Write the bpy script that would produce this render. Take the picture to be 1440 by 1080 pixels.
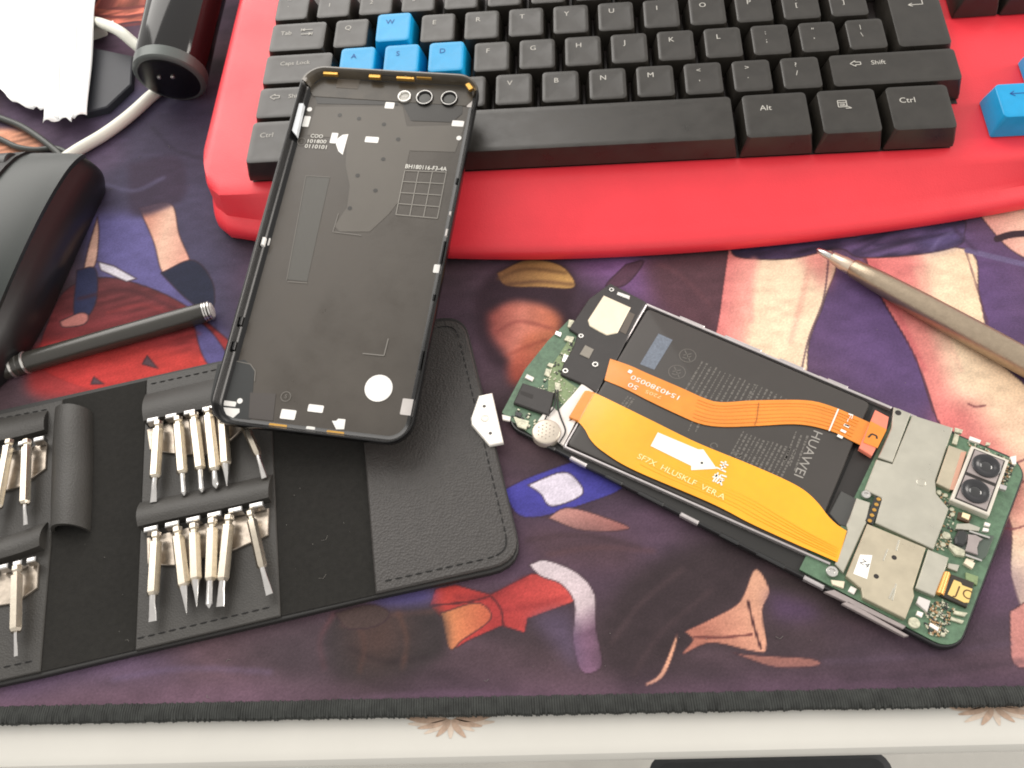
import bpy, bmesh, math, random
import numpy as np
from mathutils import Matrix, Vector

random.seed(7)
for o in list(bpy.data.objects):
    bpy.data.objects.remove(o)
SC = bpy.context.scene
COL = SC.collection
MM = 0.001

# ---------------------------------------------------------------- camera (hand-held, about 25 cm above the desk)
F, PITCH, ROLL, CAMH, YAW = 1195.26, 0.62901, math.radians(-8.43), 248.01, math.radians(8.5)
fw = np.array([0, math.sin(PITCH), -math.cos(PITCH)])
up = np.array([0, math.cos(PITCH), math.sin(PITCH)])
rt = np.array([1., 0, 0])
_c, _s = math.cos(ROLL), math.sin(ROLL)
rt, up = _c * rt + _s * up, -_s * rt + _c * up
_c, _s = math.cos(YAW), math.sin(YAW)
RY = np.array([[_c, -_s, 0], [_s, _c, 0], [0, 0, 1]])
fw, rt, up = RY @ fw, RY @ rt, RY @ up
CAM = np.array([0, 0, CAMH])
cd = bpy.data.cameras.new('camera')
co = bpy.data.objects.new('camera', cd)
COL.objects.link(co)
cd.sensor_width = 36.0
cd.lens = F / 1440 * 36.0
cd.clip_start = 0.01
cd.clip_end = 20.0
m = Matrix.Identity(4)
for i in range(3):
    m[i][0], m[i][1], m[i][2], m[i][3] = rt[i], up[i], -fw[i], CAM[i] * MM
co.matrix_world = m
SC.camera = co

# ---------------------------------------------------------------- room light: world fill, window behind, low side window at right
w = bpy.data.worlds.new('World')
SC.world = w
w.use_nodes = True
bg = w.node_tree.nodes['Background']
bg.inputs['Color'].default_value = (1.0, 0.965, 0.92, 1)
bg.inputs['Strength'].default_value = 0.8


def area(name, loc, target, sx, sy, power, col):
    d = bpy.data.lights.new(name, 'AREA')
    d.shape = 'RECTANGLE'
    d.size, d.size_y, d.energy, d.color = sx, sy, power, col
    o = bpy.data.objects.new(name, d)
    COL.objects.link(o)
    o.location = loc
    o.rotation_euler = (Vector(target) - Vector(loc)).to_track_quat('-Z', 'Y').to_euler()
    return o


area('window_light', (-0.62, 1.05, 0.85), (-0.02, 0.2, 0), 1.2, 1.1, 13.5, (1.0, 0.96, 0.91))
area('side_window_light', (1.05, 0.32, 0.36), (0.05, 0.24, 0), 0.5, 0.55, 6.5, (1.0, 0.93, 0.86))

SC.view_settings.view_transform = 'Standard'
SC.view_settings.look = 'None'
SC.view_settings.exposure = 0.33
SC.view_settings.gamma = 1.0
SC.view_settings.use_curve_mapping = False
SC.render.engine = 'CYCLES'
SC.cycles.filter_width = 1.9


# ---------------------------------------------------------------- helpers
def un(px, py, z=0.0):
    d = fw + (px - 720) / F * rt - (py - 540) / F * up
    return CAM + (z - CAMH) / d[2] * d


def pr(P):
    d = np.asarray(P, float) - CAM
    zz = d @ fw
    return 720 + F * (d @ rt) / zz, 540 - F * (d @ up) / zz


class Frame:
    def __init__(s, O, R):
        s.O = np.asarray(O, float)
        s.R = np.asarray(R, float)

    def hit(s, px, py, z=0.0):
        d = fw + (px - 720) / F * rt - (py - 540) / F * up
        n = s.R[:, 2]
        o = s.O + n * z
        t = ((o - CAM) @ n) / (d @ n)
        q = s.R.T @ (CAM + t * d - s.O)
        return float(q[0]), float(q[1])

    def hits(s, pts, z=0.0):
        return [s.hit(a, b, z) for a, b in pts]

    def mat(s):
        M = Matrix.Identity(4)
        for i in range(3):
            for j in range(3):
                M[i][j] = s.R[i][j]
            M[i][3] = s.O[i] * MM
        return M


def rot(y, p, r):
    cy, sy = math.cos(y), math.sin(y)
    cp, sp = math.cos(p), math.sin(p)
    cr, sr = math.cos(r), math.sin(r)
    return (np.array([[cy, -sy, 0], [sy, cy, 0], [0, 0, 1]]) @ np.array([[1, 0, 0], [0, cp, -sp], [0, sp, cp]])
            @ np.array([[cr, 0, sr], [0, 1, 0], [-sr, 0, cr]]))


def lin(c):
    return tuple(((v / 255 / 12.92) if v / 255 <= 0.04045 else ((v / 255 + 0.055) / 1.055) ** 2.4) for v in c[:3])


MATS = {}


def mat(name, rgb, rough=0.5, metal=0.0, var=0.0, vs=0.2, bump=0.0, bs=1.0, spec=0.5, coat=0.0, alpha=1.0, rvar=0.0, attr=None, kind='noise', trans=0.0, sheen=0.0):
    """rgb is the base colour in 0..255 sRGB; vs / bs are noise frequencies per millimetre"""
    if name in MATS:
        return MATS[name]
    M = bpy.data.materials.new(name)
    M.use_nodes = True
    nt = M.node_tree
    b = nt.nodes['Principled BSDF']
    L = nt.links
    c = lin(rgb)
    b.inputs['Base Color'].default_value = (*c, 1)
    b.inputs['Roughness'].default_value = rough
    b.inputs['Metallic'].default_value = metal
    b.inputs['Specular IOR Level'].default_value = spec
    b.inputs['Coat Weight'].default_value = coat
    b.inputs['Coat Roughness'].default_value = 0.12
    b.inputs['Alpha'].default_value = alpha
    b.inputs['Transmission Weight'].default_value = trans
    b.inputs['Sheen Weight'].default_value = sheen
    tc = nt.nodes.new('ShaderNodeTexCoord')
    mp = nt.nodes.new('ShaderNodeMapping')
    mp.inputs['Scale'].default_value = (1000, 1000, 1000)
    L.new(tc.outputs['Object'], mp.inputs['Vector'])
    src = None
    if attr:
        at = nt.nodes.new('ShaderNodeAttribute')
        at.attribute_name = attr
        src = at.outputs['Color']
    if var or attr:
        nz = nt.nodes.new('ShaderNodeTexNoise')
        nz.inputs['Scale'].default_value = vs
        nz.inputs['Detail'].default_value = 5
        nz.inputs['Roughness'].default_value = 0.65
        L.new(mp.outputs[0], nz.inputs['Vector'])
        mr = nt.nodes.new('ShaderNodeMapRange')
        mr.inputs['From Min'].default_value = 0.3
        mr.inputs['From Max'].default_value = 0.7
        mr.inputs['To Min'].default_value = 1 - var
        mr.inputs['To Max'].default_value = 1 + var
        L.new(nz.outputs['Fac'], mr.inputs['Value'])
        mx = nt.nodes.new('ShaderNodeMix')
        mx.data_type = 'RGBA'
        mx.blend_type = 'MULTIPLY'
        mx.inputs['Factor'].default_value = 1
        if src:
            L.new(src, mx.inputs['A'])
        else:
            mx.inputs['A'].default_value = (*c, 1)
        L.new(mr.outputs[0], mx.inputs['B'])
        L.new(mx.outputs['Result'], b.inputs['Base Color'])
        if rvar:
            mr2 = nt.nodes.new('ShaderNodeMapRange')
            mr2.inputs['From Min'].default_value = 0.3
            mr2.inputs['From Max'].default_value = 0.7
            mr2.inputs['To Min'].default_value = max(0.02, rough - rvar)
            mr2.inputs['To Max'].default_value = min(1, rough + rvar)
            L.new(nz.outputs['Fac'], mr2.inputs['Value'])
            L.new(mr2.outputs[0], b.inputs['Roughness'])
    if bump:
        if kind == 'voronoi':
            n2 = nt.nodes.new('ShaderNodeTexVoronoi')
            n2.inputs['Scale'].default_value = bs
            out = n2.outputs['Distance']
        else:
            n2 = nt.nodes.new('ShaderNodeTexNoise')
            n2.inputs['Scale'].default_value = bs
            n2.inputs['Detail'].default_value = 4
            out = n2.outputs['Fac']
        L.new(mp.outputs[0], n2.inputs['Vector'])
        bp = nt.nodes.new('ShaderNodeBump')
        bp.inputs['Strength'].default_value = bump
        bp.inputs['Distance'].default_value = 0.0003
        L.new(out, bp.inputs['Height'])
        L.new(bp.outputs[0], b.inputs['Normal'])
    MATS[name] = M
    return M


def finish(bm, name, material, parent=None, smooth=None, loc=None):
    me = bpy.data.meshes.new(name)
    bmesh.ops.recalc_face_normals(bm, faces=bm.faces)
    bm.to_mesh(me)
    bm.free()
    return link(me, name, material, parent, smooth, loc)


def link(me, name, material, parent=None, smooth=None, loc=None):
    if material is not None and not me.materials:
        me.materials.append(material)
    if smooth is not None:
        me.polygons.foreach_set('use_smooth', [True] * len(me.polygons))
        me.set_sharp_from_angle(angle=math.radians(smooth))
    o = bpy.data.objects.new(name, me)
    COL.objects.link(o)
    if parent is not None:
        o.parent = parent
    if loc is not None:
        o.location = [v * MM for v in loc]
    return o


def tag(o, label=None, cat=None, group=None, kind=None):
    if label:
        o['label'] = label
    if cat:
        o['category'] = cat
    if group:
        o['group'] = group
    if kind:
        o['kind'] = kind
    return o


def thing(name, frame, label, cat, group=None):
    o = bpy.data.objects.new(name, None)
    COL.objects.link(o)
    o.empty_display_size = 0.01
    o.matrix_world = frame.mat()
    return tag(o, label, cat, group)


I3 = np.eye(3)


def V(bm, p):
    return bm.verts.new((p[0] * MM, p[1] * MM, p[2] * MM))


def add_loft(bm, rings, cap0=True, cap1=True, closed=True):
    R = [[V(bm, p) for p in r] for r in rings]
    n = len(R[0])
    for a, b in zip(R, R[1:]):
        for i in range(n if closed else n - 1):
            j = (i + 1) % n
            bm.faces.new((a[i], a[j], b[j], b[i]))
    if cap0:
        bm.faces.new(R[0][::-1])
    if cap1:
        bm.faces.new(R[-1])
    return R


def rrect(w, h, r, n=4, cx=0, cy=0):
    r = min(r, w / 2 - 1e-3, h / 2 - 1e-3)
    pts = []
    for k, (sx, sy) in enumerate(((1, 1), (-1, 1), (-1, -1), (1, -1))):
        for i in range(n + 1):
            a = math.pi / 2 * (k + i / n)
            pts.append((cx + sx * (w / 2 - r) + r * math.cos(a), cy + sy * (h / 2 - r) + r * math.sin(a)))
    return pts


def circle(cx, cy, r, n=24):
    return [(cx + r * math.cos(2 * math.pi * i / n), cy + r * math.sin(2 * math.pi * i / n)) for i in range(n)]


def area2(p):
    return 0.5 * sum(p[i][0] * p[(i + 1) % len(p)][1] - p[(i + 1) % len(p)][0] * p[i][1] for i in range(len(p)))


def inset(pts, d):
    """simple miter inset of a polygon"""
    p = list(pts)
    if area2(p) < 0:
        p = p[::-1]
    n = len(p)
    out = []
    for i in range(n):
        a, b, c = p[i - 1], p[i], p[(i + 1) % n]
        e1 = (b[0] - a[0], b[1] - a[1])
        e2 = (c[0] - b[0], c[1] - b[1])
        l1, l2 = math.hypot(*e1) or 1, math.hypot(*e2) or 1
        n1 = (-e1[1] / l1, e1[0] / l1)
        n2 = (-e2[1] / l2, e2[0] / l2)
        s = (n1[0] + n2[0], n1[1] + n2[1])
        q = max(0.35, (1 + n1[0] * n2[0] + n1[1] * n2[1]))
        out.append((b[0] + s[0] / q * d, b[1] + s[1] / q * d))
    return p, out


def add_prism(bm, pts, z0, z1, bev=0.0):
    if bev:
        p, q = inset(pts, bev)
        rings = [[(x, y, z0) for x, y in p], [(x, y, z1 - bev) for x, y in p], [(x, y, z1) for x, y in q]]
    else:
        p = pts if area2(pts) > 0 else pts[::-1]
        rings = [[(x, y, z0) for x, y in p], [(x, y, z1) for x, y in p]]
    add_loft(bm, rings)


def prism(name, pts, z0, z1, material, parent, bev=0.0, smooth=None):
    bm = bmesh.new()
    add_prism(bm, pts, z0, z1, bev)
    return finish(bm, name, material, parent, smooth)


def add_box(bm, cx, cy, cz, sx, sy, sz, a=0.0, bev=0.0):
    c, s = math.cos(a), math.sin(a)
    pts = [(cx + c * x - s * y, cy + s * x + c * y) for x, y in ((-sx / 2, -sy / 2), (sx / 2, -sy / 2), (sx / 2, sy / 2), (-sx / 2, sy / 2))]
    add_prism(bm, pts, cz - sz / 2, cz + sz / 2, bev)


def add_tube(bm, path, r, n=12, cap=True):
    P = [np.asarray(p, float) for p in path]
    rad = r if isinstance(r, (list, tuple)) else [r] * len(P)
    rings = []
    ref = np.array([0, 0, 1.])
    for i, p in enumerate(P):
        t = P[min(i + 1, len(P) - 1)] - P[max(i - 1, 0)]
        t = t / (np.linalg.norm(t) or 1)
        rr = ref if abs(t @ ref) < 0.95 else np.array([1., 0, 0])
        u = np.cross(rr, t)
        u /= np.linalg.norm(u)
        v = np.cross(t, u)
        rings.append([p + rad[i] * (math.cos(2 * math.pi * k / n) * u + math.sin(2 * math.pi * k / n) * v) for k in range(n)])
    add_loft(bm, rings, cap, cap)


def tube(name, path, r, material, parent=None, n=12, smooth=50):
    bm = bmesh.new()
    add_tube(bm, path, r, n)
    return finish(bm, name, material, parent, smooth)


def spline(pts, n=10):
    """Catmull-Rom through the points"""
    P = [np.asarray(p, float) for p in pts]
    P = [2 * P[0] - P[1]] + P + [2 * P[-1] - P[-2]]
    out = []
    for i in range(1, len(P) - 2):
        for k in range(n):
            t = k / n
            out.append(0.5 * (2 * P[i] + (P[i + 1] - P[i - 1]) * t + (2 * P[i - 1] - 5 * P[i] + 4 * P[i + 1] - P[i + 2]) * t * t
                              + (3 * P[i] - P[i - 1] - 3 * P[i + 1] + P[i + 2]) * t ** 3))
    out.append(P[-2])
    return out


def lathe_axis(bm, p0, p1, prof, n=20, cap=True):
    """prof: (t in mm along the axis, radius)"""
    p0, p1 = np.asarray(p0, float), np.asarray(p1, float)
    t = (p1 - p0) / np.linalg.norm(p1 - p0)
    rr = np.array([0, 0, 1.]) if abs(t[2]) < 0.9 else np.array([1., 0, 0])
    u = np.cross(rr, t)
    u /= np.linalg.norm(u)
    v = np.cross(t, u)
    rings = [[p0 + t * a + max(r, 0.01) * (math.cos(2 * math.pi * k / n) * u + math.sin(2 * math.pi * k / n) * v) for k in range(n)] for a, r in prof]
    add_loft(bm, rings, cap, cap)


TXT = {}


def text_data(s, size):
    k = (s, size)
    if k in TXT:
        return TXT[k]
    cu = bpy.data.curves.new('text', 'FONT')
    cu.body = s
    cu.size = size
    cu.align_x = 'CENTER'
    cu.align_y = 'CENTER'
    cu.resolution_u = 3
    ob = bpy.data.objects.new('text', cu)
    me = ob.to_mesh()
    vs = [(v.co.x, v.co.y) for v in me.vertices]
    fs = [tuple(p.vertices) for p in me.polygons]
    ob.to_mesh_clear()
    bpy.data.objects.remove(ob)
    bpy.data.curves.remove(cu)
    TXT[k] = (vs, fs)
    return TXT[k]


def text(name, s, size, cx, cy, z, material, parent, ang=0.0, sx=1.0, bold=0.0, label=None):
    vs, fs = text_data(s, size)
    c, sn = math.cos(ang), math.sin(ang)
    me = bpy.data.meshes.new(name)
    me.from_pydata([((cx + c * x * sx - sn * y) * MM, (cy + sn * x * sx + c * y) * MM, z * MM) for x, y in vs], [], fs)
    o = link(me, name, material, parent)
    return o


def strokes(name, segs, wd, z, material, parent):
    """flat printed line marks: segs of ((x,y),(x,y))"""
    bm = bmesh.new()
    for (a, b) in segs:
        dx, dy = b[0] - a[0], b[1] - a[1]
        l = math.hypot(dx, dy) or 1
        nx, ny = -dy / l * wd / 2, dx / l * wd / 2
        bm.faces.new([V(bm, (a[0] + nx, a[1] + ny, z)), V(bm, (a[0] - nx, a[1] - ny, z)), V(bm, (b[0] - nx, b[1] - ny, z)), V(bm, (b[0] + nx, b[1] + ny, z))])
    return finish(bm, name, material, parent)


def poly_path(pts, closed=False):
    p = list(pts) + ([pts[0]] if closed else [])
    return list(zip(p, p[1:]))


def lerp(a, b, t):
    return tuple(x + (y - x) * t for x, y in zip(a, b))


def ribbon(name, upper, lower, zf, th, material, parent, n=40):
    """a flexible strip between two edge curves, z given along it"""
    def res(p):
        s = spline([(a, b, 0) for a, b in p], 12)
        d = [0]
        for a, b in zip(s, s[1:]):
            d.append(d[-1] + float(np.linalg.norm(b - a)))
        out = []
        for k in range(n + 1):
            t = d[-1] * k / n
            i = max(0, min(len(d) - 2, int(np.searchsorted(d, t)) - 1))
            f = (t - d[i]) / max(1e-9, d[i + 1] - d[i])
            out.append(s[i] + (s[i + 1] - s[i]) * f)
        return out
    U, Lw = res(upper), res(lower)
    bm = bmesh.new()
    rings = []
    for k in range(n + 1):
        z = zf(k / n)
        a, b = U[k], Lw[k]
        m_ = (a + b) / 2
        rings.append([(a[0], a[1], z), (m_[0], m_[1], z + 0.12), (b[0], b[1], z), (b[0], b[1], z - th), (a[0], a[1], z - th)])
    add_loft(bm, rings)
    return finish(bm, name, material, parent, 40)

# ================================================================ SETTING: floor, desk
DANG = math.radians(1.8)
DF = Frame((-27.3, 53.4, -3.0), rot(DANG, 0, 0))
M_desk = mat('white_laminate', (200, 198, 191), 0.4, var=0.03, vs=0.02, bump=0.05, bs=0.6)
M_floor = mat('pale_floor_tile', (170, 168, 162), 0.5, var=0.1, vs=0.01)
bm = bmesh.new()
add_prism(bm, [(-900, -900), (900, -900), (900, 1200), (-900, 1200)], -760, -750)
tag(finish(bm, 'floor', M_floor), 'pale grey floor far below the desk edge', 'floor', kind='structure')
bm = bmesh.new()
prof = [(0, -7), (-0.6, -6), (-0.6, -3.0), (0.2, -0.9), (2.5, 0.0)]
rings = []
for x in (-520, 520):
    rings.append([(x, y, z) for y, z in prof] + [(x, 640, 0), (x, 640, -7)])
add_loft(bm, rings)
desk = finish(bm, 'desk', M_desk, None, 40)
desk.matrix_world = DF.mat()
tag(desk, 'white laminate desk top with rounded front edge', 'desk', kind='structure')
# printed brown scroll ornaments on the desk
M_orn = mat('brown_ornament_print', (176, 150, 130), 0.45, var=0.25, vs=0.5)
M_orn2 = mat('tan_ornament_print', (196, 180, 164), 0.45, var=0.15, vs=0.5)


def ornament(px, py, wd, seed):
    rnd = random.Random(seed)
    cx, cy = DF.hit(px, py, 0)
    bm = bmesh.new()
    bm2 = bmesh.new()
    for k in range(13):
        an = math.pi * (1.0 + k / 12.0)
        ln = 1.0 + rnd.uniform(-0.12, 0.12)
        L_, R_ = [], []
        for i in range(13):
            t = i / 12
            aa = an + 0.5 * math.cos(an) * (t - 0.4)
            px_ = cx + math.cos(aa) * wd * 0.5 * ln * (0.12 + 0.88 * t)
            py_ = cy + 2.6 + math.sin(aa) * 5.6 * ln * (0.12 + 0.88 * t)
            ww = (0.25 + 0.75 * math.sin(math.pi * t)) * (0.9 + 0.6 * abs(math.cos(an)))
            nx_, ny_ = -math.sin(aa), math.cos(aa) * 0.6
            L_.append((px_ + nx_ * ww, py_ + ny_ * ww))
            R_.append((px_ - nx_ * ww, py_ - ny_ * ww))
        b_ = bm if k % 2 else bm2
        b_.faces.new([V(b_, (x_, y_, 0.10 + 0.05 * (k % 2))) for x_, y_ in L_ + R_[::-1]])
    o1 = finish(bm, 'ornament', M_orn, desk)
    o2 = finish(bm2, 'ornament', M_orn2, desk)


ornament(634, 1022, 24, 1)
ornament(1400, 1003, 26, 2)

# dark seat and pale leg seen below the desk edge
M_seat = mat('black_fabric_seat', (34, 36, 38), 0.8, var=0.2, vs=0.1)
SF = Frame(un(1075, 1085, -300), rot(DANG, 0, 0))
bm = bmesh.new()
pts = rrect(142, 240, 12, 5, 4, -108)
add_prism(bm, pts, -60, 0, 6)
add_prism(bm, rrect(60, 60, 10, 4, 0, -110), -449, -60)
add_prism(bm, rrect(220, 200, 20, 4, 0, -110), -450, -430, 4)
so = finish(bm, 'stool', M_seat, None, 40)
so.matrix_world = SF.mat()
tag(so, 'black stool seat just visible below the desk edge', 'stool')

# ================================================================ MOUSE PAD with its printed picture (abstract colour shapes)
PADZ = 0.0


def padline(x):
    return 64.5 + (x + 27) * 0.0247


def build_pad():
    step = 0.5
    xs = np.concatenate([[-420, -370, -335], np.arange(-320, 192, step), [210, 260, 380]])
    vs_ = np.concatenate([np.arange(0, 392, step), [410, 450]])
    X, Vv = np.meshgrid(xs, vs_)
    Y = Vv + 64.5 + (X + 27) * 0.0247 + 1.5
    P = np.stack([X, Y, np.zeros_like(X)], -1)
    d = P - CAM
    zz = d @ fw
    PX = 720 + F * (d @ rt) / zz
    PY = 540 - F * (d @ up) / zz
    ny, nx = X.shape
    rs = np.random.RandomState(3)

    def vnoise(sx, sy, seed, rotv=0.0):
        r = np.random.RandomState(seed)
        g = r.rand(64, 64)
        c, s = math.cos(rotv), math.sin(rotv)
        u = (X * c + Y * s) / sx + 500
        v = (-X * s + Y * c) / sy + 500
        i, j = np.floor(u).astype(int), np.floor(v).astype(int)
        fu, fv = u - i, v - j
        fu, fv = fu * fu * (3 - 2 * fu), fv * fv * (3 - 2 * fv)
        G = lambda a, b: g[a % 64, b % 64]
        return (G(i, j) * (1 - fu) + G(i + 1, j) * fu) * (1 - fv) + (G(i, j + 1) * (1 - fu) + G(i + 1, j + 1) * fu) * fv

    col = np.zeros((ny, nx, 3))

    def blur(mask, k):
        for _ in range(2):
            for ax in (0, 1):
                if k <= 0:
                    continue
                a = np.cumsum(np.pad(mask, [(k + 1, k), (0, 0)] if ax == 0 else [(0, 0), (k + 1, k)], mode='edge'), axis=ax)
                mask = (a[2 * k + 1:] - a[:-2 * k - 1]) / (2 * k + 1) if ax == 0 else (a[:, 2 * k + 1:] - a[:, :-2 * k - 1]) / (2 * k + 1)
        return mask

    def inside(poly):
        return sum(inside1([(a + dx, b + dy) for a, b in poly]) for dx, dy in ((-.7, -.3), (.3, -.7), (.7, .3), (-.3, .7))) / 4

    def inside1(poly):
        p = np.array(poly, float)
        msk = np.zeros((ny, nx), bool)
        lo, hi = p.min(0) - 2, p.max(0) + 2
        bb = (PX > lo[0]) & (PX < hi[0]) & (PY > lo[1]) & (PY < hi[1])
        ii = np.nonzero(bb)
        x, y = PX[ii], PY[ii]
        acc = np.zeros(len(x), bool)
        for k in range(len(p)):
            x0, y0 = p[k - 1]
            x1, y1 = p[k]
            if y0 == y1:
                continue
            acc ^= ((y0 > y) != (y1 > y)) & (x < (x1 - x0) * (y - y0) / (y1 - y0) + x0)
        msk[ii] = acc
        return msk.astype(float)

    def grad(stops):
        """stops: list of (px,py,rgb): linear along first->last"""
        a, b = np.array(stops[0][:2], float), np.array(stops[-1][:2], float)
        dd = b - a
        t = ((PX - a[0]) * dd[0] + (PY - a[1]) * dd[1]) / (dd @ dd)
        ts = [((np.array(s[:2]) - a) @ dd) / (dd @ dd) for s in stops]
        cs = np.array([s[2] for s in stops], float)
        return np.stack([np.interp(t, ts, cs[:, c]) for c in range(3)], -1)

    def smoothpoly(p, n=6):
        q = [(a, b, 0) for a, b in p]
        s = spline(q + [q[0]], n)
        return [(a[0], a[1]) for a in s]

    def paint(poly, c, soft=1, alpha=1.0, curve=True, streak=0.0, ink=None):
        nonlocal col
        mk = inside(smoothpoly(poly) if curve else poly)
        mk = blur(mk, 0 if soft <= 1 else int(round(soft * 1.35))) * alpha
        cc = grad(c) if isinstance(c, list) else np.array(c, float)
        if streak:
            cc = cc * (1 + streak * (vnoise(9, 2.2, 11, 0.3) - 0.5))[..., None]
        col = col * (1 - mk[..., None]) + cc * mk[..., None]
        if ink is None and soft <= 1 and alpha > 0.8:
            ink = 1.6
        if ink:
            pp = smoothpoly(poly) if curve else list(poly) + [poly[0]]
            stroke(pp, ink, (54, 36, 44), 0.62, 0, raw=True)

    def stroke(pts, wd, c, alpha=1.0, soft=0, raw=False):
        nonlocal col
        s = [np.array([a, b, 0.0]) for a, b in pts] if raw else spline([(a, b, 0) for a, b in pts], 8)
        mk = np.zeros((ny, nx))
        for a, b in zip(s, s[1:]):
            lo = np.minimum(a, b)[:2] - wd - 2
            hi = np.maximum(a, b)[:2] + wd + 2
            ii = np.nonzero((PX > lo[0]) & (PX < hi[0]) & (PY > lo[1]) & (PY < hi[1]))
            if len(ii[0]) == 0:
                continue
            x, y = PX[ii], PY[ii]
            d_ = (b - a)[:2]
            t = np.clip(((x - a[0]) * d_[0] + (y - a[1]) * d_[1]) / max(1e-6, d_ @ d_), 0, 1)
            ds = np.hypot(x - a[0] - t * d_[0], y - a[1] - t * d_[1])
            mk[ii] = np.maximum(mk[ii], np.clip(wd / 2 + 0.8 - ds, 0, 1))
        mk = blur(mk, soft) * alpha
        col = col * (1 - mk[..., None]) + np.array(c, float) * mk[..., None]

    # ground: cloudy plum and maroon
    n1 = vnoise(46, 13, 1, 0.1)
    n2 = vnoise(22, 6, 2, -0.12)
    n3 = vnoise(70, 40, 5)
    t = np.clip((n1 * 0.6 + n2 * 0.4 - 0.25) / 0.55, 0, 1)[..., None]
    col = (1 - t) * np.array([58., 46, 48]) + t * np.array([94., 70, 79])
    q = np.clip((n3 - 0.35) / 0.4, 0, 1)[..., None]
    col = col * (1 - 0.35 * q) + np.array([88., 62, 104]) * 0.35 * q
    # violet haze right and left
    paint([(1120, 360), (1440, 330), (1460, 620), (1330, 640), (1130, 520)], (96, 70, 122), 22, 0.9)
    paint([(800, 360), (910, 350), (990, 440), (860, 410)], (132, 88, 148), 8, 0.85)
    paint([(900, 360), (1030, 355), (1015, 470), (930, 440)], (88, 56, 64), 5, 0.95)
    paint([(120, 120), (300, 140), (330, 330), (320, 520), (230, 450), (110, 380), (130, 240)], (70, 66, 94), 12, 0.95)
    paint([(120, 300), (215, 310), (250, 390), (330, 500), (300, 520), (150, 400)], [(120, 300, (104, 98, 160)), (300, 520, (92, 84, 140))], 5, 0.95)
    paint([(120, 150), (300, 160), (320, 260), (190, 230), (150, 300)], (58, 50, 70), 10, 0.7)
    paint([(0, 90), (130, 150), (170, 230), (0, 260)], (86, 70, 96), 6, 0.8)
    # coral and orange flecks behind the paper
    paint([(-30, 180), (40, 185), (60, 215), (20, 240), (-30, 240)], (206, 140, 110), 2, 1, streak=0.6)
    paint([(132, -30), (240, -30), (250, 38), (200, 30), (135, 32)], (200, 104, 84), 1, 1, streak=0.8)
    for k in range(5):
        stroke([(135, -14 + k * 12), (170, -12 + k * 12), (205, -16 + k * 12)], 3.5, (120, 54, 54), 0.8)
    # left: dark red dome with brighter lower half, pale wedge, peach stripe, navy tongue
    paint([(60, 470), (90, 410), (150, 390), (235, 415), (300, 460), (345, 510), (320, 560), (180, 560), (60, 520)], [(190, 390, (94, 46, 50)), (190, 460, (128, 46, 50)), (200, 520, (206, 58, 56))], 1, 1, streak=0.35)
    paint([(50, 480), (300, 500), (330, 530), (60, 560)], [(60, 520, (198, 50, 50)), (300, 500, (214, 62, 54))], 3, 0.8)
    paint([(270, 445), (300, 470), (330, 520), (310, 530), (285, 500)], (92, 84, 140), 1)
    paint([(138, 368), (160, 374), (192, 392), (178, 396), (142, 380)], (214, 208, 220), 0, 1, curve=False)
    paint([(195, 292), (240, 286), (252, 330), (268, 372), (250, 384), (228, 382), (216, 340)], [(192, 320, (206, 130, 110)), (232, 330, (236, 190, 164)), (268, 340, (226, 160, 140))], 0)
    paint([(180, 230), (250, 220), (262, 270), (236, 292), (186, 300)], (58, 46, 66), 2, 0.9)
    paint([(226, 384), (272, 366), (300, 400), (296, 440), (262, 420)], (36, 40, 62), 1)
    paint([(137, 305), (139, 330), (134, 372), (118, 386), (124, 350)], (222, 172, 152), 0)
    paint([(108, 380), (134, 378), (136, 420), (122, 446), (104, 442)], (44, 48, 82), 0)
    paint([(84, 452), (112, 440), (124, 444), (118, 456), (90, 460)], (196, 120, 112), 0)
    paint([(200, 512), (207, 500), (222, 518)], (92, 66, 74), 0, curve=False)
    paint([(128, 540), (132, 530), (146, 540)], (92, 66, 74), 0, curve=False)
    # middle: mustard, rust and brown blobs with a navy fold (no figure)
    paint([(668, 420), (690, 385), (740, 366), (790, 372), (812, 402), (800, 440), (815, 480), (770, 520), (700, 520), (672, 470)], (58, 40, 50), 2)
    paint([(698, 384), (742, 365), (790, 374), (808, 404), (760, 404), (712, 402)], [(698, 380, (128, 86, 54)), (790, 390, (196, 148, 84))], 1)
    paint([(686, 440), (720, 424), (766, 430), (790, 452), (772, 488), (735, 520), (712, 500), (690, 470)], [(684, 470, (150, 70, 66)), (735, 450, (224, 130, 110)), (790, 480, (206, 112, 78))], 2)
    paint([(740, 470), (786, 470), (742, 530), (720, 540), (716, 512)], [(716, 530, (184, 80, 66)), (786, 470, (218, 128, 90))], 2)
    # right: two broad peach bands under a violet band, pink on their left sides
    pk, cr, pk2 = (226, 120, 118), (244, 214, 180), (216, 98, 100)
    paint([(1025, 345), (1168, 352), (1160, 420), (1138, 480), (1120, 570), (1000, 560), (1012, 440)], [(1008, 440, pk), (1045, 444, (240, 160, 146)), (1062, 448, cr), (1150, 460, cr)], 0)
    paint([(1120, 358), (1168, 352), (1158, 410), (1140, 380)], pk, 4, 0.7)
    paint([(1214, 362), (1358, 350), (1378, 420), (1400, 500), (1470, 600), (1470, 900), (1424, 820), (1420, 730), (1370, 650), (1318, 590), (1286, 500), (1240, 420)],
          [(1250, 480, pk2), (1300, 462, (230, 140, 130)), (1330, 455, cr), (1400, 440, (242, 206, 168))], 0)
    paint([(1214, 362), (1300, 358), (1270, 400), (1240, 400)], pk, 6, 0.8)
    paint([(1336, 560), (1372, 560), (1396, 600), (1440, 640), (1440, 760), (1412, 720), (1360, 640), (1320, 596)], pk2, 6, 0.75)
    paint([(1392, 560), (1470, 580), (1470, 670), (1420, 640)], (240, 200, 168), 6, 0.9)
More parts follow.
